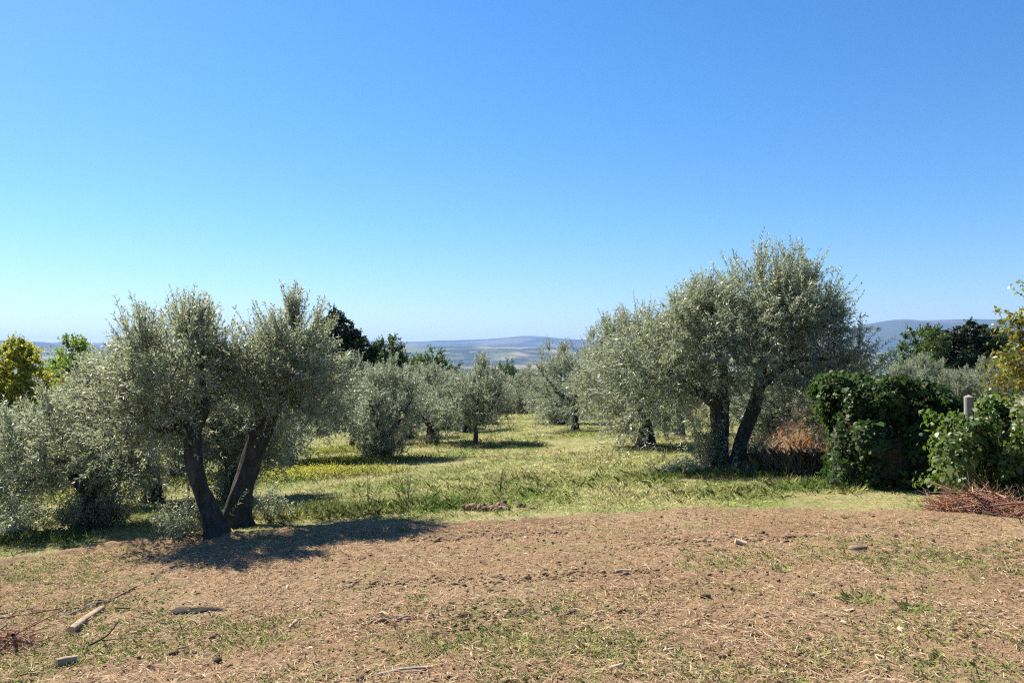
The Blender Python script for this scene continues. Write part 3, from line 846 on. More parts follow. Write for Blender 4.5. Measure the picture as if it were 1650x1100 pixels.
# ------------------------------------------------------------------ ivy hedge, bramble and autumn shrub
def shell_bush(rng, boxes, n, leaf, depth=.16, lump=.14, cut=0.0):
    """leaves on and just inside the lumpy surface of rounded boxes (cx, cy, half x, half y, height)"""
    P = []; Nn = []
    tot = sum(b[2] * b[3] * 4 + (b[2] + b[3]) * 4 * b[4] for b in boxes)
    for (cx, cy, hx, hy, h) in boxes:
        k = int(n * (hx * hy * 4 + (hx + hy) * 4 * h) / tot)
        d = nrm(rng.normal(size=(k, 3))); d[:, 2] = np.abs(d[:, 2]) * rng.choice([1, 1, -1], k)
        q = np.sign(d) * np.abs(d) ** 0.45
        q /= np.max(np.abs(q), axis=1, keepdims=True) ** .75
        q = np.clip(q, -1, 1)
        p = np.stack([cx + q[:, 0] * hx, cy + q[:, 1] * hy, h * .5 + q[:, 2] * h * .5], 1)
        lum = lump * 2 * (fbm(p[:, 0] * 2.3 + p[:, 2] * 1.1, p[:, 1] * 2.3 + p[:, 2] * 2.0, 12, 3))
        p = p + d * (lum - np.abs(rng.normal(0, depth, k)))[:, None] + rng.normal(0, .02, (k, 3))
        P.append(p); Nn.append(d)
    P = np.concatenate(P); Nn = np.concatenate(Nn)
    ok = P[:, 2] > cut
    P = P[ok]; Nn = Nn[ok]
    m = len(P)
    D = nrm(np.array([0, 0, -.75]) + Nn * .35 + rng.normal(0, .5, (m, 3)))
    N = nrm(Nn + np.array([0, 0, .35]) + rng.normal(0, .42, (m, 3)))
    L = leaf * np.exp(rng.normal(-.05, .35, m))
    return leaf_faces(P, D, N, L, L * rng.uniform(.7, .95, m), 'oval')

def core_mesh(boxes, shrink=.66):
    """lumpy filler solid in place of the inner stems, added to block light"""
    ch = []
    for (cx, cy, hx, hy, h) in boxes:
        th = np.linspace(0, 2 * math.pi, 24, endpoint=False); ph = np.linspace(-math.pi / 2, math.pi / 2, 13)
        PH, TH = np.meshgrid(ph, th, indexing='ij')
        d = np.stack([np.cos(PH) * np.cos(TH), np.cos(PH) * np.sin(TH), np.sin(PH)], 2)
        q = np.sign(d) * np.abs(d) ** .5
        r = shrink * (1 + .25 * fbm(TH * 3, PH * 4, 6, 3))[..., None]
        V = (np.array([cx, cy, h * .45]) + q * np.array([hx, hy, h * .5]) * r).reshape(-1, 3)
        i = np.arange(12)[:, None] * 24 + np.arange(24)[None]; j = np.arange(12)[:, None] * 24 + (np.arange(24)[None] + 1) % 24
        ch.append((V, np.stack([i, j, j + 24, i + 24], 2).reshape(-1, 4), 0))
    return ch

rng = np.random.default_rng(101)
hx0, hy0 = 6.15, 12.75
hedge = empty('ivy_hedge', at(hx0, hy0), 'dark ivy hedge block with a sunlit end by the dry grass', 'hedge')
boxes = [(-.45, .25, .5, .6, 1.85), (.0, .1, .55, .6, 1.72), (.5, .05, .5, .55, 1.5), (1.0, .0, .42, .5, 1.3), (-.3, -.3, .5, .4, 1.15), (.4, -.45, .55, .4, 1.0), (.95, -.5, .4, .35, .7), (-.75, .1, .3, .4, 1.35), (1.35, .2, .4, .5, 1.0), (1.3, -.3, .35, .3, .55)]
V_, F_ = shell_bush(rng, boxes, 60000, .062, .16, .34)
nt = 130
P0 = np.stack([rng.uniform(-.9, 1.3, nt), rng.uniform(-.75, .7, nt), rng.uniform(.4, 1.75, nt)], 1); P0[:, 2] *= 1 - .25 * np.clip(P0[:, 0], 0, 1.2)
D0 = nrm(np.stack([rng.normal(-.1, .6, nt), rng.normal(-.5, .5, nt), rng.normal(.5, .5, nt)], 1))
lv, stc = shoot_leaves(rng, P0, D0, rng.uniform(.25, .6, nt), 8, .06, .045, .5, 1.1, 'oval')
link('foliage', mesh_from('hedge_foliage', [(V_, F_, 0), lv, (stc[0], stc[1], 1)], [M['ivy'], M['twig']]), hedge)
link('stems', mesh_from('hedge_core_filler', core_mesh(boxes), M['bark'], True), hedge)  # dark filler core standing for the stems, added to stop light passing through
hedge.scale = (1, 1, .92)

br = empty('bramble_bush', at(6.45, 10.85), 'glossy green bramble bush growing round the wooden post', 'bush')
boxes = [(.1, .1, .6, .55, 1.2), (.75, 0, .6, .55, 1.4), (-.3, 0, .4, .45, .95), (.35, -.35, .5, .3, .85), (1.2, -.2, .5, .5, 1.2)]
V_, F_ = shell_bush(rng, boxes, 26000, .055, .2, .32, .2)
link('foliage', mesh_from('bramble_foliage', [(V_, F_, 0)], M['vine']), br)
st = []
for k in range(46):
    a = rng.uniform(0, 6.28); r0 = rng.uniform(.05, .45); x0 = rng.uniform(-.2, .9)
    st += tube([(x0 + math.cos(a) * r0 * .4, math.sin(a) * r0 * .4, -.05, .009), (x0 + math.cos(a) * r0, math.sin(a) * r0, .5, .007), (x0 + math.cos(a) * r0 * 1.6, math.sin(a) * r0 * 1.4, .95, .005), (x0 + math.cos(a) * r0 * 2.1, math.sin(a) * r0 * 1.8, .85, .003)], 5, 3, .05, k, False)
o = link('canes', mesh_from('bramble_canes', st, M['twig']), br); o['kind'] = 'stuff'
make_stem = tube([(.42, -.25, -.1, .075), (.5, -.2, .35, .06), (.42, -.1, .7, .05), (.3, 0, 1.1, .03)], 10, 5, .15, 3)
link('trunk', mesh_from('bramble_trunk', make_stem, M['bark'], True), br)

m_, nt_, out_ = new_mat('weathered_post'); tc_ = nt_.nodes.new('ShaderNodeTexCoord').outputs['Object']
n1 = noise(nt_, mapped(nt_, tc_, (1, 1, .08)), 60, 5, .65)
principled(nt_, out_, ramp(nt_, n1, [(.3, (.16, .135, .11)), (.55, (.31, .27, .235)), (.75, (.42, .38, .33))]), .9, .15, n1, .6, .01); M['post'] = m_
pst = link('wooden_post', mesh_from('wooden_post', tube([(0, 0, -.3, .066), (.01, 0, .5, .064), (0, 0, 1.44, .06)], 14, 6, .07, 8), M['post'], True), loc=at(6.27, 10.95))
tag(pst, 'weathered round fence post poking out of the bramble bush', 'post')
stk = link('stake', mesh_from('stake', tube([(0, 0, -.1, .025), (0, 0, .8, .024), (.01, 0, 1.5, .022)], 8, 4, .05, 2), M['post'], True), loc=at(21.6, 38.6))
tag(stk, 'thin pale stake standing before the grey olives', 'stake')

bx, by = np.meshgrid(np.linspace(-1.8, 1.8, 60), np.linspace(-1.6, 1.6, 50))
bell = np.exp(-(np.abs(bx - .35) / 1.15) ** 2.6 - (np.abs(by - .2) / .95) ** 2.6)
bz = terrain(bx + 6.6, by + 18.2) + .62 * bell * (1 + .5 * fbm(bx * 1.3, by * 1.3, 24, 2)) + fbm(bx * 3.5, by * 3.5, 14, 4) * .10 * bell - .06
bank = grid_sheet('earth_bank', bx + 6.6, by + 18.2, bz, M['soil'])
tag(bank, kind='structure')
# autumn shrub, its stems rooted past the frame edge and arching in
make_tree('autumn_shrub', at(7.15, 9.7), 'arching shrub with yellow-green autumn leaves over the bramble', 'shrub', None,
    [([(0, 0, -.1, .07), (-.1, 0, .7, .055), (-.3, 0, 1.4, .04), (-.7, -.1, 1.9, .018), (-1.15, -.1, 2.0, .006)], 'trunk', .7),
     ([(.1, .1, -.1, .06), (.05, .1, .9, .045), (-.2, .1, 1.8, .03), (-.55, .1, 2.5, .014), (-.85, .1, 2.75, .005)], 'trunk', .7),
     ([(.2, 0, -.1, .06), (.3, 0, 1.0, .045), (.2, 0, 2.0, .03), (-.2, 0, 2.9, .012), (-.45, 0, 3.1, .005)], 'trunk', .7)],
    [(-.25, 0, 1.75, .75, .6, .42), (.25, .1, 2.3, .7, .6, .6), (-.75, -.05, 1.95, .45, .35, .22), (-.6, .1, 2.5, .35, .3, .25), (.2, 0, 1.3, .8, .6, .4), (-.3, 0, 2.95, .3, .25, .2), (-.2, -.2, 1.1, .5, .4, .3)],
    nclus=130, nshoot=8, npairs=6, shoot=(.2, .5), leaf=(.058, .036), up=.15, droop=.35, spread=1.0, seed=113, mleaf='autumn', mbark='bark2', shape='oval', sprigs=12, sprig_len=(.3, .5), flare=1.1)

# ------------------------------------------------------------------ dead wood: brush heap, dry grass, logs, sticks, chips, clods
def plain_mat(name, stops, scale, rough=.9, bumpd=.01, stretch=(1, 1, 1)):
    m, nt, out = new_mat(name)
    tc = nt.nodes.new('ShaderNodeTexCoord').outputs['Object']
    a = noise(nt, mapped(nt, tc, stretch), scale, 6, .65)
    principled(nt, out, ramp(nt, a, stops), rough, .15, a, .8, bumpd)
    return m
def island_mat(name, tones, rough=.9, tfac=0.0):
    if tfac:
        return leaf_mat(name, tones, tfac=tfac, rough=rough, spec=.2)
    m, nt, out = new_mat(name)
    g = nt.nodes.new('ShaderNodeNewGeometry')
    principled(nt, out, ramp(nt, g.outputs['Random Per Island'], [(i / (len(tones) - 1), t) for i, t in enumerate(tones)]), rough, .15)
    return m
M['redtwig'] = island_mat('russet_dead_twig', [(.22, .09, .055), (.34, .15, .09), (.30, .22, .16), (.26, .105, .065), (.40, .26, .165), (.15, .11, .085)])
M['straw'] = island_mat('dry_straw', [(.50, .375, .225), (.37, .245, .14), (.28, .175, .10), (.60, .47, .30), (.42, .29, .165), (.14, .085, .05)], .85, .12)
M['clod'] = plain_mat('dark_clod', [(.3, (.075, .045, .028)), (.7, (.17, .11, .07))], 30, .95, .01)
M['logbark'] = plain_mat('pale_log', [(.3, (.20, .14, .09)), (.5, (.34, .25, .165)), (.75, (.46, .36, .25))], 22, .85, .01, (1, 1, 1))
M['cut'] = plain_mat('cut_wood', [(.3, (.50, .33, .18)), (.7, (.68, .50, .30))], 30, .8, .004)
M['chip'] = plain_mat('split_wood', [(.3, (.36, .25, .155)), (.7, (.58, .45, .31))], 24, .8, .004)
M['stick'] = plain_mat('brown_stick', [(.3, (.12, .075, .05)), (.7, (.28, .19, .13))], 26, .9, .006)
M['greystick'] = plain_mat('grey_stick', [(.3, (.26, .21, .17)), (.7, (.44, .37, .30))], 26, .9, .006)
M['darkbark'] = plain_mat('charred_bark', [(.3, (.018, .015, .013)), (.7, (.07, .058, .05))], 26, .9, .01)

def twig_heap(rng, n, rx, ry, h, r=.005, L=(.25, .7)):
    ch = []
    for k in range(n):
        a = rng.uniform(0, 6.28); q = math.sqrt(rng.random())
        x, y = math.cos(a) * rx * q, math.sin(a) * ry * q
        z = h * (1 - q * q) * rng.uniform(.2, 1)
        l = rng.uniform(*L); b = rng.uniform(0, 6.28); e = rng.normal(.1, .35)
        d = np.array([math.cos(b), math.sin(b), e]) * l
        p = np.array([x, y, z + .02])
        c = d * .5 + rng.normal(0, .12, 3) * l
        rk_ = r * math.exp(rng.normal(-.1, .5))
        ch += tube([(*(p - d * .4), rk_), (*(p + c * .2), rk_ * .8), (*(p + d * .6 + [0, 0, -.06]), rk_ * .4)], 4, 3, 0, k, False)
        if k % 2 == 0:
            f = rng.normal(0, .3, 3) * l + d * .3
            ch += tube([(*(p + c * .2), rk_ * .6), (*(p + c * .2 + f * .6), rk_ * .45), (*(p + c * .2 + f), rk_ * .2)], 3, 3, 0, k, False)
    return ch
hp = link('brush_heap', mesh_from('brush_heap', twig_heap(rng, 420, .62, .28, .30), M['redtwig']), loc=at(5.75, 9.85, 0))
tag(hp, 'heap of russet dead twigs at the foot of the bramble', 'brush heap')
hp = link('brush_heap', mesh_from('brush_heap', twig_heap(rng, 300, .5, .25, .22), M['redtwig']), loc=at(6.25, 9.3, 0))
tag(hp, 'smaller russet twig heap where the frame ends, nearer the soil', 'brush heap')
hp = link('brush_heap', mesh_from('brush_heap', twig_heap(rng, 260, .8, .4, .45, .007, (.4, 1.1)), M['greystick']), loc=at(5.1, 17.3, 0))
tag(hp, 'tangle of pale dead branches between the largest olive and the hedge', 'brush heap')
hp = link('brush_heap', mesh_from('brush_heap', twig_heap(rng, 300, .8, .5, 1.0, .006, (.3, .9)), M['redtwig']), loc=at(7.3, 19.4, .15))
tag(hp, 'reddish dead bramble thicket behind the dry grass', 'bramble')
hp = link('brush_heap', mesh_from('brush_heap', twig_heap(rng, 240, .55, .3, .22, .005, (.2, .5)), M['redtwig']), loc=(-3.95, 5.85, tz(-3.95, 5.85)))
tag(hp, 'russet tuft of dead stems beside the cut log stub', 'brush heap')
def pruned_heap(loc, label, seed):
    r2 = np.random.default_rng(seed)
    n = 260
    P0 = np.stack([r2.normal(0, .55, n), r2.normal(0, .3, n), np.abs(r2.normal(.12, .12, n))], 1)
    D0 = nrm(np.stack([r2.normal(0, 1, n), r2.normal(0, .8, n), r2.normal(.1, .3, n)], 1))
    lv, stc = shoot_leaves(r2, P0, D0, r2.uniform(.25, .5, n), 10, .065, .017, .2, .7)
    o = link('pruned_branch_heap', mesh_from('pruned_branch_heap', [lv, (stc[0], stc[1], 1)], [M['olive_far'], M['twig']]), loc=loc)
    return tag(o, label, 'branch heap')
pruned_heap(at(-8.1, 13.0, 0), 'heap of silvery pruned olive branches on the grass', 7)

def blob(rng, sx, sy, sz_, rough=.3, nu=10, nv=6, seed=0):
    th = np.linspace(0, 2 * math.pi, nu, endpoint=False); ph = np.linspace(-math.pi / 2, math.pi / 2, nv)
    PH, TH = np.meshgrid(ph, th, indexing='ij')
    r = 1 + rough * 2 * fbm(np.cos(TH) * np.cos(PH) * 1.7 + 5 + seed, np.sin(TH) * np.cos(PH) * 1.7 + np.sin(PH) * 1.3, seed, 3) + rng.normal(0, rough * .15, PH.shape)
    r[0] = r[0].mean(); r[-1] = r[-1].mean()
    V = np.stack([np.cos(PH) * np.cos(TH) * r * sx, np.cos(PH) * np.sin(TH) * r * sy, np.sin(PH) * r * sz_], 2).reshape(-1, 3)
    i = np.arange(nv - 1)[:, None] * nu + np.arange(nu)[None]; j = np.arange(nv - 1)[:, None] * nu + (np.arange(nu)[None] + 1) % nu
    return [(V, np.stack([i, j, j + nu, i + nu], 2).reshape(-1, 4), 0)]

def round_log(name, loc, rot, L, r, label, seed, mat='logbark', taper=.85, bend=.012):
    root = empty(name, loc, label, 'log', None)
    root.rotation_euler = rot
    P = [(-L / 2, 0, 0, r * 1.08), (-L / 4, bend * .3, 0, r), (0, bend * .5, 0, r * .97), (L / 4, 0, 0, r * .9), (L / 2, -bend * .5, 0, r * taper)]
    C = tube(P, 14, 5, .16, seed, False)
    link('bark', mesh_from('log_bark', C, M[mat], True), root)
    V = C[0][0]
    for ring, sg in ((V[:14], -1), (V[-14:], 1)):
        c = ring.mean(0)
        e = np.vstack([ring * .999 + c * .001, c + [sg * .004, 0, 0]])
        i = np.arange(14)
        link('cut_end', mesh_from('log_cut', [(e, np.stack([i, (i + 1) % 14, np.full(14, 14)], 1), 0)], M['cut']), root)
    return root

def lying(name, pts, label, cat, mat, r0, r1, seed, forks=()):
    """a stick lying on the soil through ground points (x, y, lift)"""
    x0, y0 = pts[0][0], pts[0][1]; z0 = sz(x0, y0)
    n = len(pts)
    P = [(x - x0, y - y0, sz(x, y) - z0 + r0 * .8 + l, r0 + (r1 - r0) * k / (n - 1)) for k, (x, y, l) in enumerate(pts)]
    ch = tube(P, 8, 4, .14, seed)
    for f in forks:
        ch += tube([(x - x0, y - y0, sz(x, y) - z0 + l + r1, r1 * (1 - .3 * k)) for k, (x, y, l) in enumerate(f)], 6, 4, .1, seed + 5)
    o = link(name, mesh_from(name, ch, M[mat], True), loc=(x0, y0, z0))
    return tag(o, label, cat)

rng = np.random.default_rng(202)
# logs and sticks
def place_log(x0, y0, x1, y1, r, label, seed, **kw):
    a = Vector((x0, y0, sz(x0, y0) + r * .75)); b = Vector((x1, y1, sz(x1, y1) + r * .75))
    d = b - a
    return round_log('log', (a + b) / 2, (0, -math.atan2(d.z, math.hypot(d.x, d.y)), math.atan2(d.y, d.x)), d.length, r, label, seed, **kw)
place_log(-3.44, 6.24, -3.50, 6.82, .034, 'long pale barked log lying slantwise on the soil', 3)
place_log(-3.06, 5.38, -2.97, 5.47, .030, 'short cut log stub, dark end towards the viewer', 5)
place_log(2.27, 8.14, 2.38, 8.11, .028, 'stubby pale log chunk lying out on the bare soil', 9, mat='chip')
place_log(.93, 7.18, 1.07, 7.17, .014, 'thin pale log piece at the end of a soil ridge', 12, mat='chip')
lying('stick', [(-3.72, 6.98, 0), (-3.62, 7.2, .01), (-3.6, 7.4, .01), (-3.60, 7.68, 0)], 'long brown stick up the slope from the pale log', 'stick', 'stick', .013, .009, 1, [[(-3.62, 7.2, .01), (-3.75, 7.15, .02), (-3.8, 7.1, .01)]])
lying('stick', [(-3.78, 6.7, 0), (-3.70, 6.85, .02), (-3.66, 7.02, .01)], 'pale split stick just behind the log', 'stick', 'greystick', .012, .006, 2, [[(-3.70, 6.85, .02), (-3.6, 6.88, .05), (-3.56, 6.95, .06)]])
lying('stick', [(-4.55, 6.75, 0), (-4.25, 6.85, .0), (-3.95, 7.0, .01)], 'dark stick entering from the frame edge beyond the log', 'stick', 'stick', .011, .006, 4)
lying('stick', [(-3.44, 6.95, 0), (-3.36, 6.82, .02), (-3.24, 6.8, .01)], 'short crooked branch at the upper end of the log', 'stick', 'stick', .012, .007, 6)
lying('stick', [(-3.05, 5.75, .0), (-2.96, 5.85, .06), (-2.9, 5.9, .15)], 'dark twig standing up by the log stub', 'stick', 'darkbark', .008, .004, 7, [[(-2.98, 5.83, .03), (-2.8, 5.8, .05), (-2.6, 5.82, .03)]])
lying('stick', [(-.56, 5.57, 0), (-.46, 5.63, .008), (-.30, 5.66, 0)], 'slim dark stick lying mid soil', 'stick', 'stick', .009, .006, 8)
lying('stick', [(-.88, 6.0, 0), (-.80, 6.04, .01), (-.74, 6.10, 0)], 'small forked pale twig on the ridge line', 'stick', 'greystick', .008, .005, 9, [[(-.80, 6.04, .01), (-.90, 6.08, .02), (-.94, 6.09, .01)]])
lying('stick', [(-.80, 4.78, 0), (-.65, 4.84, .01), (-.50, 4.86, 0)], 'bone-pale stick close to the bottom edge', 'stick', 'greystick', .012, .008, 10)
lying('stick', [(1.95, 8.55, 0), (2.05, 8.45, 0), (2.12, 8.38, 0)], 'pale twig just behind the stubby log chunk', 'stick', 'greystick', .010, .006, 14)
bs_ = blob(rng, .19, .045, .024, .6, 22, 9, 3) + [(v + np.array([-.13, .012, -.004]), f, m) for v, f, m in blob(rng, .11, .05, .022, .65, 14, 8, 5)] + [(v + np.array([.14, -.01, -.006]), f, m) for v, f, m in blob(rng, .10, .03, .014, .6, 12, 7, 8)]
bk = link('bark_slab', mesh_from('bark_slab', bs_, M['darkbark']), loc=(-2.58, 6.62, sz(-2.58, 6.62) + .006))
bk.rotation_euler = (0, 0, .12)
tag(bk, 'black slab of rotten bark lying on the grass patch', 'bark')
rk = link('stone', mesh_from('stone', blob(rng, .095, .055, .035, .25, 12, 7, 9), M['stick']), loc=(3.33, 7.71, sz(3.33, 7.71) + .02))
tag(rk, 'flat brown stone on the open soil beyond the grass tufts', 'stone')

# wood chips: each a split wedge
def chip_mesh(seed):
    r2 = np.random.default_rng(seed)
    L, W, H = r2.uniform(.026, .055), r2.uniform(.008, .018), r2.uniform(.005, .010)
    V = np.array([[-L, -W, 0], [L * .8, -W * .7, 0], [L, W * .5, 0], [-L * .85, W, 0], [-L * .8, -W * .4, H], [L * .6, -W * .2, H * .8], [L * .7, W * .3, H * .9], [-L * .7, W * .7, H * 1.1]])
    V += r2.normal(0, .003, V.shape)
    F = np.array([[3, 2, 1, 0], [4, 5, 6, 7], [0, 1, 5, 4], [1, 2, 6, 5], [2, 3, 7, 6], [3, 0, 4, 7]])
    return mesh_from('wood_chip', [(V, F, 0)], M['chip'])
chips = [chip_mesh(k) for k in range(5)]
spots = [(-2.9, 6.1, 'wood chip between the long log and the black bark slab'), (-3.25, 6.1, 'wood chip lying just below the long pale log'), (-2.3, 5.6, 'wood chip among the clods in the grass patch'),
         (-2.05, 7.3, 'wood chip at the near rim of the tree shade'), (-1.65, 6.05, 'wood chip alone to the right of the black bark slab'), (-1.35, 5.6, 'wood chip midway between bark slab and slim dark stick'),
         (-.98, 6.2, 'wood chip close beside the small forked twig'), (-.25, 5.0, 'wood chip above the bone-pale bottom stick'), (.15, 8.9, 'farthest pale wood chip on the upper soil'),
         (.62, 4.75, 'wood chip by the bottom edge at centre'), (1.0, 5.05, 'wood chip on bare ground below the thin log piece'), (2.42, 5.72, 'wood chip touching the foot of the wide grass tuft'),
         (2.25, 5.42, 'wood chip below the wide grass tuft'), (2.52, 5.2, 'wood chip below the smaller bluish tuft'), (2.2, 4.75, 'wood chip nearest the bottom edge on the grassy side'), (3.0, 6.45, 'wood chip uphill of the two grass tufts')]
for k, (x, y, lab) in enumerate(spots):
    o = link('wood_chip', chips[k % 5], loc=(x, y, sz(x, y) + .008))
    o.rotation_euler = (rng.normal(0, .15), rng.normal(0, .15), rng.uniform(0, 6.28))
    s_ = rng.uniform(.9, 1.35); o.scale = (s_, s_, s_)
    tag(o, lab, 'wood chip', 'wood chips scattered on the soil')
clods = [mesh_from('soil_clod', blob(np.random.default_rng(k), .045, .035, .026, .5, 9, 6, k), M['clod']) for k in range(5)]
spots = [(-2.2, 5.88, 'dark clod in the grass patch below the bark slab, the uppermost'), (-2.08, 5.62, 'reddish dark clod in the middle of the grass patch'), (-2.32, 5.5, 'dark clod in the grass patch, the lowest of three'),
         (-1.95, 5.3, 'dark clod below the grass patch near the bottom'), (4.0, 8.35, 'black clod beyond the flat stone, the upper of two'), (4.2, 8.0, 'black clod beyond the flat stone, the lower of two'),
         (.08, 6.02, 'biggest dark clod on the near ridge line'), (.45, 5.98, 'dark clod ending the near ridge line'), (-.35, 6.04, 'dark clod starting the near ridge line'), (-4.35, 8.6, 'dark flat clod uphill of the long brown stick'),
         (-.9, 4.76, 'dark clod beside the bone-pale bottom stick'), (1.5, 6.2, 'single dark clod below the thin log piece'), (-.5, 9.4, 'small clod on the upper soil below the dug-up earth'), (2.75, 8.8, 'dark clod uphill of the stubby log chunk')]
for k, (x, y, lab) in enumerate(spots):
    o = link('soil_clod', clods[k % 5], loc=(x, y, sz(x, y) + .01))
    o.rotation_euler = (0, 0, rng.uniform(0, 6.28))
    s_ = rng.uniform(.65, 1.0); o.scale = (s_, s_, s_ * .9)
    tag(o, lab, 'soil clod', 'clods scattered on the soil')

# ------------------------------------------------------------------ loose cover: straw, crumbs, grass
def soil_points(n, pw=1.0):
    y = rng.uniform(0, 1, n) ** pw; x = rng.uniform(-1, 1, n)
    Y = 3.4 + y * 8.2
    X = x * (2.6 + .66 * Y)
    ok = Y < soil_edge(X) + .1
    return X[ok], Y[ok]
X, Y = soil_points(270000, 1.25)
dens = fbm(X * 1.3, Y * 1.3, 61, 3)
ok = rng.random(len(X)) < np.clip(.62 + 1.5 * dens, .15, 1)
X, Y = X[ok], Y[ok]
n = len(X)
a = rng.uniform(0, 6.28, n); el = rng.normal(.04, .16, n)
D = np.stack([np.cos(a) * np.cos(el), np.sin(a) * np.cos(el), np.sin(el)], 1)
P = np.stack([X, Y, soil_z(X, Y) + rng.uniform(.002, .016, n)], 1)
V_, F_ = leaf_faces(P, D, np.tile([0, 0, 1.0], (n, 1)) + rng.normal(0, .5, (n, 3)), rng.uniform(.02, .12, n) , rng.uniform(.0025, .0075, n))
tag(link('straw_litter', mesh_from('straw_litter', [(V_, F_, 0)], M['straw'])), 'dry cut straw littering the bare soil', 'straw', kind='stuff')

X, Y = soil_points(20000, 1.2)
ridge_n = 3600
xr = rng.uniform(-7, 7, ridge_n); X = np.concatenate([X, xr]); Y = np.concatenate([Y, soil_edge(xr) - np.abs(rng.normal(.0, .13, ridge_n))])
for y0, xa, xb, nn in ((6.0, -1.1, 1.0, 560), (7.15, -1.6, 1.3, 360), (8.45, 1.4, 3.2, 360), (9.1, -1.2, .6, 260), (7.0, -5.2, -3.6, 220)):
    xl = rng.uniform(xa, xb, nn); X = np.concatenate([X, xl]); Y = np.concatenate([Y, y0 + .22 * fbm(xl * 1.5, xl * 0 + y0, 2, 3) + rng.normal(0, .075, nn) * (.4 + 1.6 * vnoise(xl * 3, xl * 0, 4))])
n = len(X)
oc = np.array([[1, 0, 0], [0, 1, 0], [-1, 0, 0], [0, -1, 0], [0, 0, .8], [0, 0, -.8]], float)
of = np.array([[0, 1, 4], [1, 2, 4], [2, 3, 4], [3, 0, 4], [1, 0, 5], [2, 1, 5], [3, 2, 5], [0, 3, 5]])
sz_ = np.minimum(np.exp(rng.normal(-5.0, .5, n)), .022); sz_[-ridge_n - 1760:] *= 1.6
V_ = oc[None] * rng.uniform(.6, 1.4, (n, 6, 1)) * sz_[:, None, None] * np.stack([rng.uniform(.8, 1.6, n), rng.uniform(.8, 1.6, n), rng.uniform(.6, 1, n)], 1)[:, None]
V_ = V_ + np.stack([X, Y, soil_z(X, Y) + sz_ * .2], 1)[:, None]
F_ = (of[None] + (np.arange(n) * 6)[:, None, None]).reshape(-1, 3)
M['crumb'] = island_mat('soil_crumb', [(.16, .10, .06), (.23, .155, .09), (.11, .068, .04), (.29, .20, .12)], .95)
tag(link('soil_crumbs', mesh_from('soil_crumbs', [(V_.reshape(-1, 3), F_, 0)], M['crumb'])), 'small crumbs of earth over the bare soil', 'soil', kind='stuff')

X, Y = soil_points(520, 1.2)
n = len(X)
a = rng.uniform(0, 6.28, n)
P = np.stack([X, Y, soil_z(X, Y) + .012], 1); D = np.stack([np.cos(a), np.sin(a), rng.normal(0, .15, n)], 1)
V_, F_ = leaf_faces(P, D, np.tile([0, 0, 1.0], (n, 1)) + rng.normal(0, .4, (n, 3)), rng.uniform(.02, .05, n), rng.uniform(.008, .016, n), 'oval')
M['chipping'] = island_mat('pale_chipping', [(.62, .50, .36), (.48, .36, .24), (.70, .60, .46)], .8)
tag(link('wood_chippings', mesh_from('wood_chippings', [(V_, F_, 0)], M['chipping'])), 'small pale wood chippings strewn over the soil', 'chippings', kind='stuff')

def grass_mat(name, g0, g1, dry, tfac=.45, dryness=(.42, .62), scale=.5):
    m, nt, out = new_mat(name)
    g = nt.nodes.new('ShaderNodeNewGeometry')
    oi = nt.nodes.new('ShaderNodeObjectInfo')
    c = mixc(nt, g.outputs['Random Per Island'], g0, g1)
    nz = noise(nt, g.outputs['Position'], scale, 4, .6)
    ad = nt.nodes.new('ShaderNodeMath'); ad.operation = 'MULTIPLY_ADD'
    nt.links.new(g.outputs['Random Per Island'], ad.inputs[0]); ad.inputs[1].default_value = .22; nt.links.new(nz, ad.inputs[2])
    f = ramp(nt, ad.outputs[0], [(dryness[0], (0, 0, 0)), (dryness[1], (1, 1, 1))])
    c = mixc(nt, f, c, dry)
    p = principled(nt, None, c, .55, .3)
    t = nt.nodes.new('ShaderNodeBsdfTranslucent'); nt.links.new(c, t.inputs['Color'])
    mx = nt.nodes.new('ShaderNodeMixShader'); mx.inputs[0].default_value = tfac
    nt.links.new(p.outputs[0], mx.inputs[1]); nt.links.new(t.outputs[0], mx.inputs[2])
    nt.links.new(mx.outputs[0], out.inputs['Surface'])
    return m
M['grass'] = grass_mat('meadow_grass', (.19, .29, .06), (.30, .38, .095), (.60, .57, .28), .45, (.48, .78), .45)
M['grass_green'] = grass_mat('green_grass', (.11, .19, .045), (.19, .28, .07), (.42, .40, .17), .45, (.5, .8), .9)
M['flower'] = island_mat('yellow_petal', [(.55, .52, .03), (.62, .58, .04)], .7, .3)

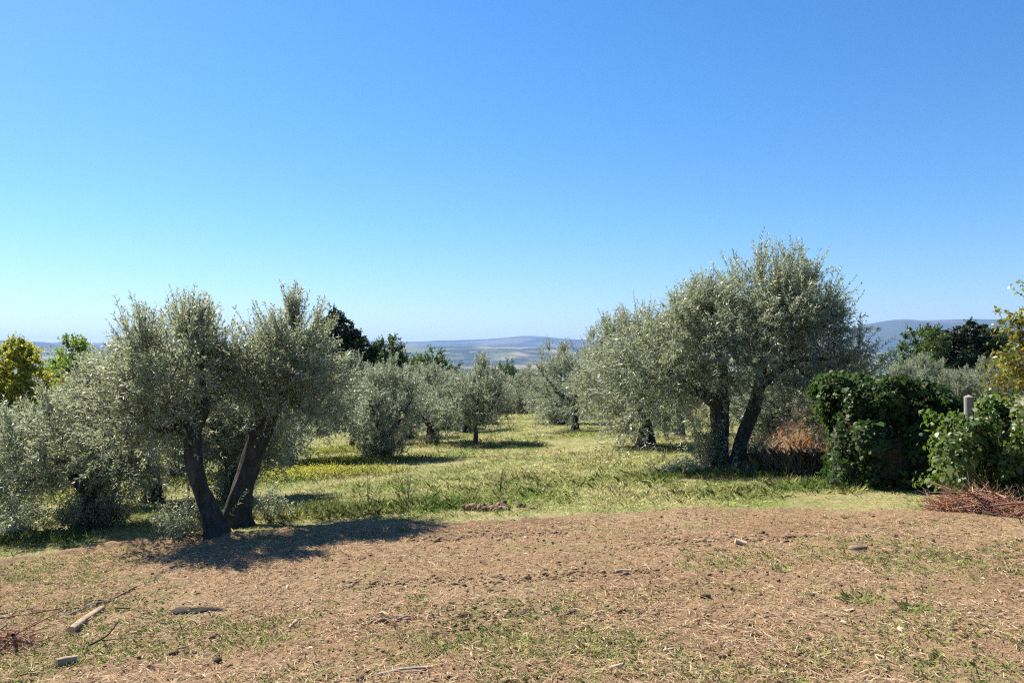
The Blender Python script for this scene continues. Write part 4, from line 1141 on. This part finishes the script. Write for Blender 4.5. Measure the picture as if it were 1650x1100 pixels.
def tuft_mesh(name, seed, nb, rad, h, w, lean, mats, flowers=0):
    r2 = np.random.default_rng(seed)
    a = r2.uniform(0, 6.28, nb); q = np.sqrt(r2.random(nb)) * rad
    P = np.stack([np.cos(a) * q, np.sin(a) * q, np.full(nb, -.01)], 1)
    b = a + r2.normal(0, .9, nb); le = np.abs(r2.normal(lean, lean * .5, nb))
    D = np.stack([np.cos(b) * le, np.sin(b) * le, np.ones(nb)], 1)
    L = h * r2.uniform(.45, 1.15, nb)
    side = np.stack([-np.sin(b + r2.normal(0, .6, nb)), np.cos(b), np.zeros(nb)], 1); side = nrm(side) * (w * r2.uniform(.6, 1.2, nb))[:, None]
    mid = P + nrm(D) * L[:, None] * .55
    tip = mid + nrm(D + np.stack([np.cos(b) * le, np.sin(b) * le, -le * .9], 1) * 1.1) * L[:, None] * .5
    V = np.stack([P - side * .5, P + side * .5, mid + side * .42, tip, mid - side * .42], 1).reshape(-1, 3)
    F = np.arange(nb * 5).reshape(nb, 5)
    ch = [(V, F, 0)]
    if flowers:
        k = r2.choice(nb, flowers)
        c = tip[k] + [0, 0, .01]
        ang = np.arange(6) / 6 * 6.28
        tilt = nrm(np.array([[0, 0, 1.0]]) + r2.normal(0, .4, (flowers, 3))); u, v = perp(tilt)
        FV = c[:, None] + (u[:, None] * np.cos(ang)[None, :, None] + v[:, None] * np.sin(ang)[None, :, None]) * .014
        ch.append((FV.reshape(-1, 3), np.arange(flowers * 6).reshape(flowers, 6), 1))
    return mesh_from(name, ch, mats)

def scatter(name, sources, X, Y, Z, scl, label, cat, seed):
    """one stuff object that repeats small tufts over given ground points"""
    r2 = np.random.default_rng(seed)
    n = len(X)
    me = bpy.data.meshes.new(name)
    me.vertices.add(n); me.vertices.foreach_set('co', np.stack([X, Y, Z], 1).astype(np.float32).ravel())
    at_r = me.attributes.new('tuft_turn', 'FLOAT_VECTOR', 'POINT')
    at_r.data.foreach_set('vector', np.stack([r2.normal(0, .10, n), r2.normal(0, .10, n), r2.uniform(0, 6.28, n)], 1).astype(np.float32).ravel())
    at_s = me.attributes.new('tuft_size', 'FLOAT_VECTOR', 'POINT')
    at_s.data.foreach_set('vector', np.asarray(scl, np.float32).ravel())
    at_i = me.attributes.new('tuft_kind', 'INT', 'POINT')
    at_i.data.foreach_set('value', r2.integers(0, len(sources), n).astype(np.int32))
    o = link(name, me)
    c = bpy.data.collections.new(name + '_kinds')
    for k, s in enumerate(sources):
        q = bpy.data.objects.new(f'{name}_tuft', s); c.objects.link(q)
    ng = bpy.data.node_groups.new(name + '_scatter', 'GeometryNodeTree')
    ng.interface.new_socket('Geometry', in_out='INPUT', socket_type='NodeSocketGeometry')
    ng.interface.new_socket('Geometry', in_out='OUTPUT', socket_type='NodeSocketGeometry')
    gi = ng.nodes.new('NodeGroupInput'); go = ng.nodes.new('NodeGroupOutput')
    ip = ng.nodes.new('GeometryNodeInstanceOnPoints'); ci = ng.nodes.new('GeometryNodeCollectionInfo')
    ci.inputs['Collection'].default_value = c
    ci.inputs['Separate Children'].default_value = True
    ci.inputs['Reset Children'].default_value = True
    ip.inputs['Pick Instance'].default_value = True
    def attr(nm, t):
        a = ng.nodes.new('GeometryNodeInputNamedAttribute'); a.data_type = t; a.inputs['Name'].default_value = nm
        return a.outputs['Attribute']
    L = ng.links.new
    L(gi.outputs[0], ip.inputs['Points']); L(ci.outputs[0], ip.inputs['Instance'])
    L(attr('tuft_turn', 'FLOAT_VECTOR'), ip.inputs['Rotation']); L(attr('tuft_size', 'FLOAT_VECTOR'), ip.inputs['Scale'])
    L(attr('tuft_kind', 'INT'), ip.inputs['Instance Index']); L(ip.outputs[0], go.inputs[0])
    md = o.modifiers.new('scatter', 'NODES'); md.node_group = ng
    return tag(o, label, cat, kind='stuff')

# meadow
M['seedstalk'] = island_mat('seed_stalk', [(.48, .40, .22), (.36, .28, .15), (.55, .48, .28)], .8, .3)
tufts = [tuft_mesh('meadow_tuft', k, 24, .11, .085, .0048, .7, [M['grass']]) for k in range(12)] + [tuft_mesh('seed_tuft', 15, 8, .10, .24, .003, .3, [M['seedstalk']]), tuft_mesh('weed_tuft', 16, 14, .07, .10, .02, .9, [M['grass']])]
n = 150000
u = rng.random(n); Yr = 8.6 * (75 / 8.6) ** (u ** .86)
Xr = rng.uniform(-1, 1, n) * (3.5 + .72 * Yr)
e = Yr - soil_edge(Xr)
thin = np.clip(.5 + 2.2 * fbm(Xr * .7, Yr * .7, 71, 3), .2, 1)
ok = (e > rng.normal(-.02, .3, n) + .5 * fbm(Xr * 1.4, Yr * 1.4, 55, 2)) & (rng.random(n) < thin)
Xr, Yr, e = Xr[ok], Yr[ok], e[ok]
hv = np.clip(.75 + 1.6 * fbm(Xr * .45, Yr * .45, 77, 3), .35, 1.6) * np.clip(.4 + e * .3, .4, 1)
g_ = np.clip(Yr / 16, 1, 3.2)
scl = np.stack([g_ ** .8, g_ ** .8, hv * g_ ** .15], 1) * rng.uniform(.75, 1.2, (len(Xr), 1))
scatter('meadow_grass', tufts, Xr, Yr, terrain(Xr, Yr), scl, 'unmown yellow-green meadow grass under the olives', 'grass', 3)
# taller green grass by the foot of the twin-stemmed tree and under the big crown
green = [tuft_mesh('green_tuft', 20 + k, 26, .11, .17, .0036, .55, [M['grass_green']]) for k in range(5)]
XX_, YY_ = [], []
for cx, cy, rx, ry, nn in ((-2.1, 11.9, 1.1, .5, 600), (-3.2, 12.2, 1.0, .6, 300), (4.3, 15.0, 2.2, .8, 700), (5.2, 12.9, 1.2, .9, 260), (-.9, 11.9, .6, .4, 60), (.1, 14.2, 3.5, 2.2, 200), (3.3, 12.1, 1.2, .6, 80), (-7.3, 11.3, 1.2, .6, 250)):
    XX_.append(rng.normal(cx, rx * .5, nn)); YY_.append(rng.normal(cy, ry * .5, nn))
X = np.concatenate(XX_); Y = np.concatenate(YY_)
ok = Y > soil_edge(X) + .05
X, Y = X[ok], Y[ok]
scatter('tall_grass', green, X, Y, terrain(X, Y), rng.uniform(.5, 1.15, (len(X), 1)) * np.ones((1, 3)), 'deep green taller grass fringing the bare soil and tree feet', 'grass', 5)
# sparse short grass on the soil itself, in patches
short = [tuft_mesh('short_tuft', 40 + k, 12, .06, .055, .0045, .8, [M['grass_green']]) for k in range(5)]
X, Y = soil_points(42000, 1.1)
msk = fbm(X * .55 + 7, Y * .8, 91, 3) * 1.2 + fbm(X * 2.5, Y * 2.5, 93, 2) * .5
for cx, cy, rx, ry, g in ((-2.35, 6.0, 1.0, .4, .6), (-3.2, 5.6, .8, .35, .55), (2.3, 4.9, 1.2, .6, .3), (2.9, 5.4, .8, .5, .22), (-6, 8.8, 2.2, 1.2, .35), (.2, 5.4, .9, .4, .16), (1.3, 6.6, .6, .35, .16), (3.6, 6.8, 1.5, 1, .15), (-1.0, 5.4, .6, .4, .15)):
    msk += g * np.exp(-((X - cx) / rx) ** 2 - ((Y - cy) / ry) ** 2)
ok = rng.random(len(X)) < np.clip((msk - .06) * 2.4, .012, .95)
X, Y = X[ok], Y[ok]
scatter('short_grass', short, X, Y, soil_z(X, Y), rng.uniform(.5, 1.2, (len(X), 1)) * np.ones((1, 3)), 'short sparse grass sprouting in patches through the soil', 'grass', 7)
# yellow wild flowers
fl = [tuft_mesh('flower_tuft', 60 + k, 16, .12, .2, .007, .35, [M['grass_green'], M['flower']], 9) for k in range(4)]
XX_, YY_ = [], []
for cx, cy, rx, ry, nn in ((-5.2, 18.6, 1.7, .9, 1900), (-4.6, 22.0, 1.4, .7, 600), (-5.5, 26, 1.2, 1.0, 260), (-8.7, 16.5, 1.5, 1, 200), (-7.5, 13.2, .8, .5, 80)):
    XX_.append(rng.normal(cx, rx * .55, nn)); YY_.append(rng.normal(cy, ry * .55, nn))
X = np.concatenate(XX_); Y = np.concatenate(YY_)
scatter('wild_flowers', fl, X, Y, terrain(X, Y), rng.uniform(.6, 1.1, (len(X), 1)) * np.ones((1, 3)), 'patch of small yellow wild flowers among the left olives', 'flowers', 9)
# dry straw-coloured grass against the sunlit hedge end
M['drygrass'] = grass_mat('dry_grass', (.42, .32, .17), (.50, .40, .22), (.36, .24, .13), .35)
dry = [tuft_mesh('dry_tuft', 80 + k, 16, .10, .5, .006, .45, [M['drygrass']]) for k in range(4)]
X = np.concatenate([rng.normal(5.6, .3, 240), rng.normal(5.3, .5, 120)]); Y = np.concatenate([rng.normal(14.9, .4, 240), rng.normal(15.8, .5, 120)])
X = np.concatenate([X, rng.normal(6.6, .6, 110)]); Y = np.concatenate([Y, rng.normal(17.9, .6, 110)])
scatter('dry_grass', dry, X, Y, terrain(X, Y) + np.where(Y > 16.3, .5 * np.exp(-(np.abs(X - 6.95) / 1.15) ** 2.6 - (np.abs(Y - 18.4) / .95) ** 2.6), 0), rng.uniform(.4, 1.1, (len(X), 1)) * np.ones((1, 3)), 'tall straw-coloured dry grass against the hedge end', 'grass', 11)

# grass tufts that stand alone on the soil
for (x, y, s_, lab, sd, mt) in ((2.6, 5.95, 1.0, 'bright green grass tuft standing alone on the soil, the wider one', 1, 'grass_green'),
                            (2.85, 5.68, .75, 'smaller bluish-green grass tuft next to the wide bright one', 2, 'grass_green'),
                            (2.36, 7.0, .55, 'low mossy yellow-green tuft on the open soil', 3, 'grass')):
    o = link('grass_tuft', tuft_mesh('grass_tuft', 100 + sd, 130, .11, .12, .0045, .75, [M[mt]]), loc=(x, y, sz(x, y)))
    o.scale = (s_ * 1.2, s_, s_)
    tag(o, lab, 'grass tuft')

# tall thin weeds in the meadow edge
def weed(loc, label, seed, h):
    r2 = np.random.default_rng(seed)
    root = empty('tall_weed', loc, label, 'weed', 'tall weeds on the meadow edge')
    ch = []; ls = []
    for k in range(5):
        a = r2.uniform(0, 6.28); q = r2.uniform(.1, .35) * h
        b = np.array([math.cos(a) * q, math.sin(a) * q, h * r2.uniform(.6, 1)])
        ch += tube([(0, 0, -.03, .005), (*(b * [.4, .4, .5]), .004), (*b, .002)], 4, 3, 0, k, False)
        for t in np.linspace(.35, .95, 6):
            p = b * [t, t, t]; d = nrm(r2.normal(0, 1, (1, 3)) + [[0, 0, .5]])[0]
            ch += tube([(*p, .003), (*(p + d * .06 * h), .002), (*(p + d * .13 * h), .001)], 3, 2, 0, k, False)
    n = 60
    P = r2.normal(0, .09 * h, (n, 3)) + np.array([0, 0, h * .3]) * r2.uniform(.2, 1.6, (n, 1))
    V_, F_ = leaf_faces(P, r2.normal(0, 1, (n, 3)), r2.normal(0, 1, (n, 3)) + [0, 0, 1], r2.uniform(.04, .08, n), r2.uniform(.01, .02, n))
    link('stem', mesh_from('weed_stem', ch, M['twig']), root)
    link('foliage', mesh_from('weed_foliage', [(V_, F_, 0)], M['grass_green']), root)
weed(at(-2.15, 11.9, 0), 'tall spindly weed in the shaded grass, nearer the twin-stemmed olive', 1, .62)
weed(at(-1.6, 12.3, 0), 'tall spindly weed in the shaded grass, nearer the open meadow', 2, .55)
weed(at(-.2, 13.0, 0), 'spindly weed behind the dug-up clods', 3, .42)
# dug-up earth in the grass
dg = link('earth_mound', mesh_from('earth_mound', sum([[(v + np.array([rng.normal(0, .22), rng.normal(0, .12), .02]), f, m) for v, f, m in blob(rng, rng.uniform(.04, .1), rng.uniform(.04, .08), rng.uniform(.03, .07), .5, 9, 6, k)] for k in range(34)], []), M['crumb']), loc=at(-.3, 11.45, .0))
tag(dg, 'dug-up clods of brown earth lying in the meadow grass', 'earth mound')

# farmhouses far off at the foot of the hill
for k, (x, y) in enumerate(((-880, 6350), (-780, 6420), (-700, 6330), (-560, 6380), (-470, 6300), (-330, 6450), (-150, 6350), (140, 6420))):
    z = VALLEY_Z
    r = empty('farmhouse', (x, y, z + 10), 'pale farmhouse, a speck at the foot of the hazy hill', 'farmhouse', 'farmhouses at the foot of the hill', rng.uniform(-.5, .5))
    link('wall', hw, r); link('roof', hr, r)

# ------------------------------------------------------------------ the air: thin blue haze over the valley
hz = bpy.data.meshes.new('haze')
x0, x1, y0, y1, z0, z1 = -24000, 24000, -400, 22500, VALLEY_Z - 45, 530
hz.from_pydata([(x0, y0, z0), (x1, y0, z0), (x1, y1, z0), (x0, y1, z0), (x0, y0, z1), (x1, y0, z1), (x1, y1, z1), (x0, y1, z1)], [],
               [(0, 3, 2, 1), (4, 5, 6, 7), (0, 1, 5, 4), (1, 2, 6, 5), (2, 3, 7, 6), (3, 0, 4, 7)])
m_, nt_, out_ = new_mat('haze_air')
pv = nt_.nodes.new('ShaderNodeVolumePrincipled')
pv.inputs['Color'].default_value = (.30, .50, 1.0, 1)
pv.inputs['Density'].default_value = HAZE_DENSITY
pv.inputs['Anisotropy'].default_value = 0.09
nt_.links.new(pv.outputs[0], out_.inputs['Volume'])
hz.materials.append(m_)
tag(link('haze', hz), 'thin blue haze over the valley', 'haze', kind='stuff')
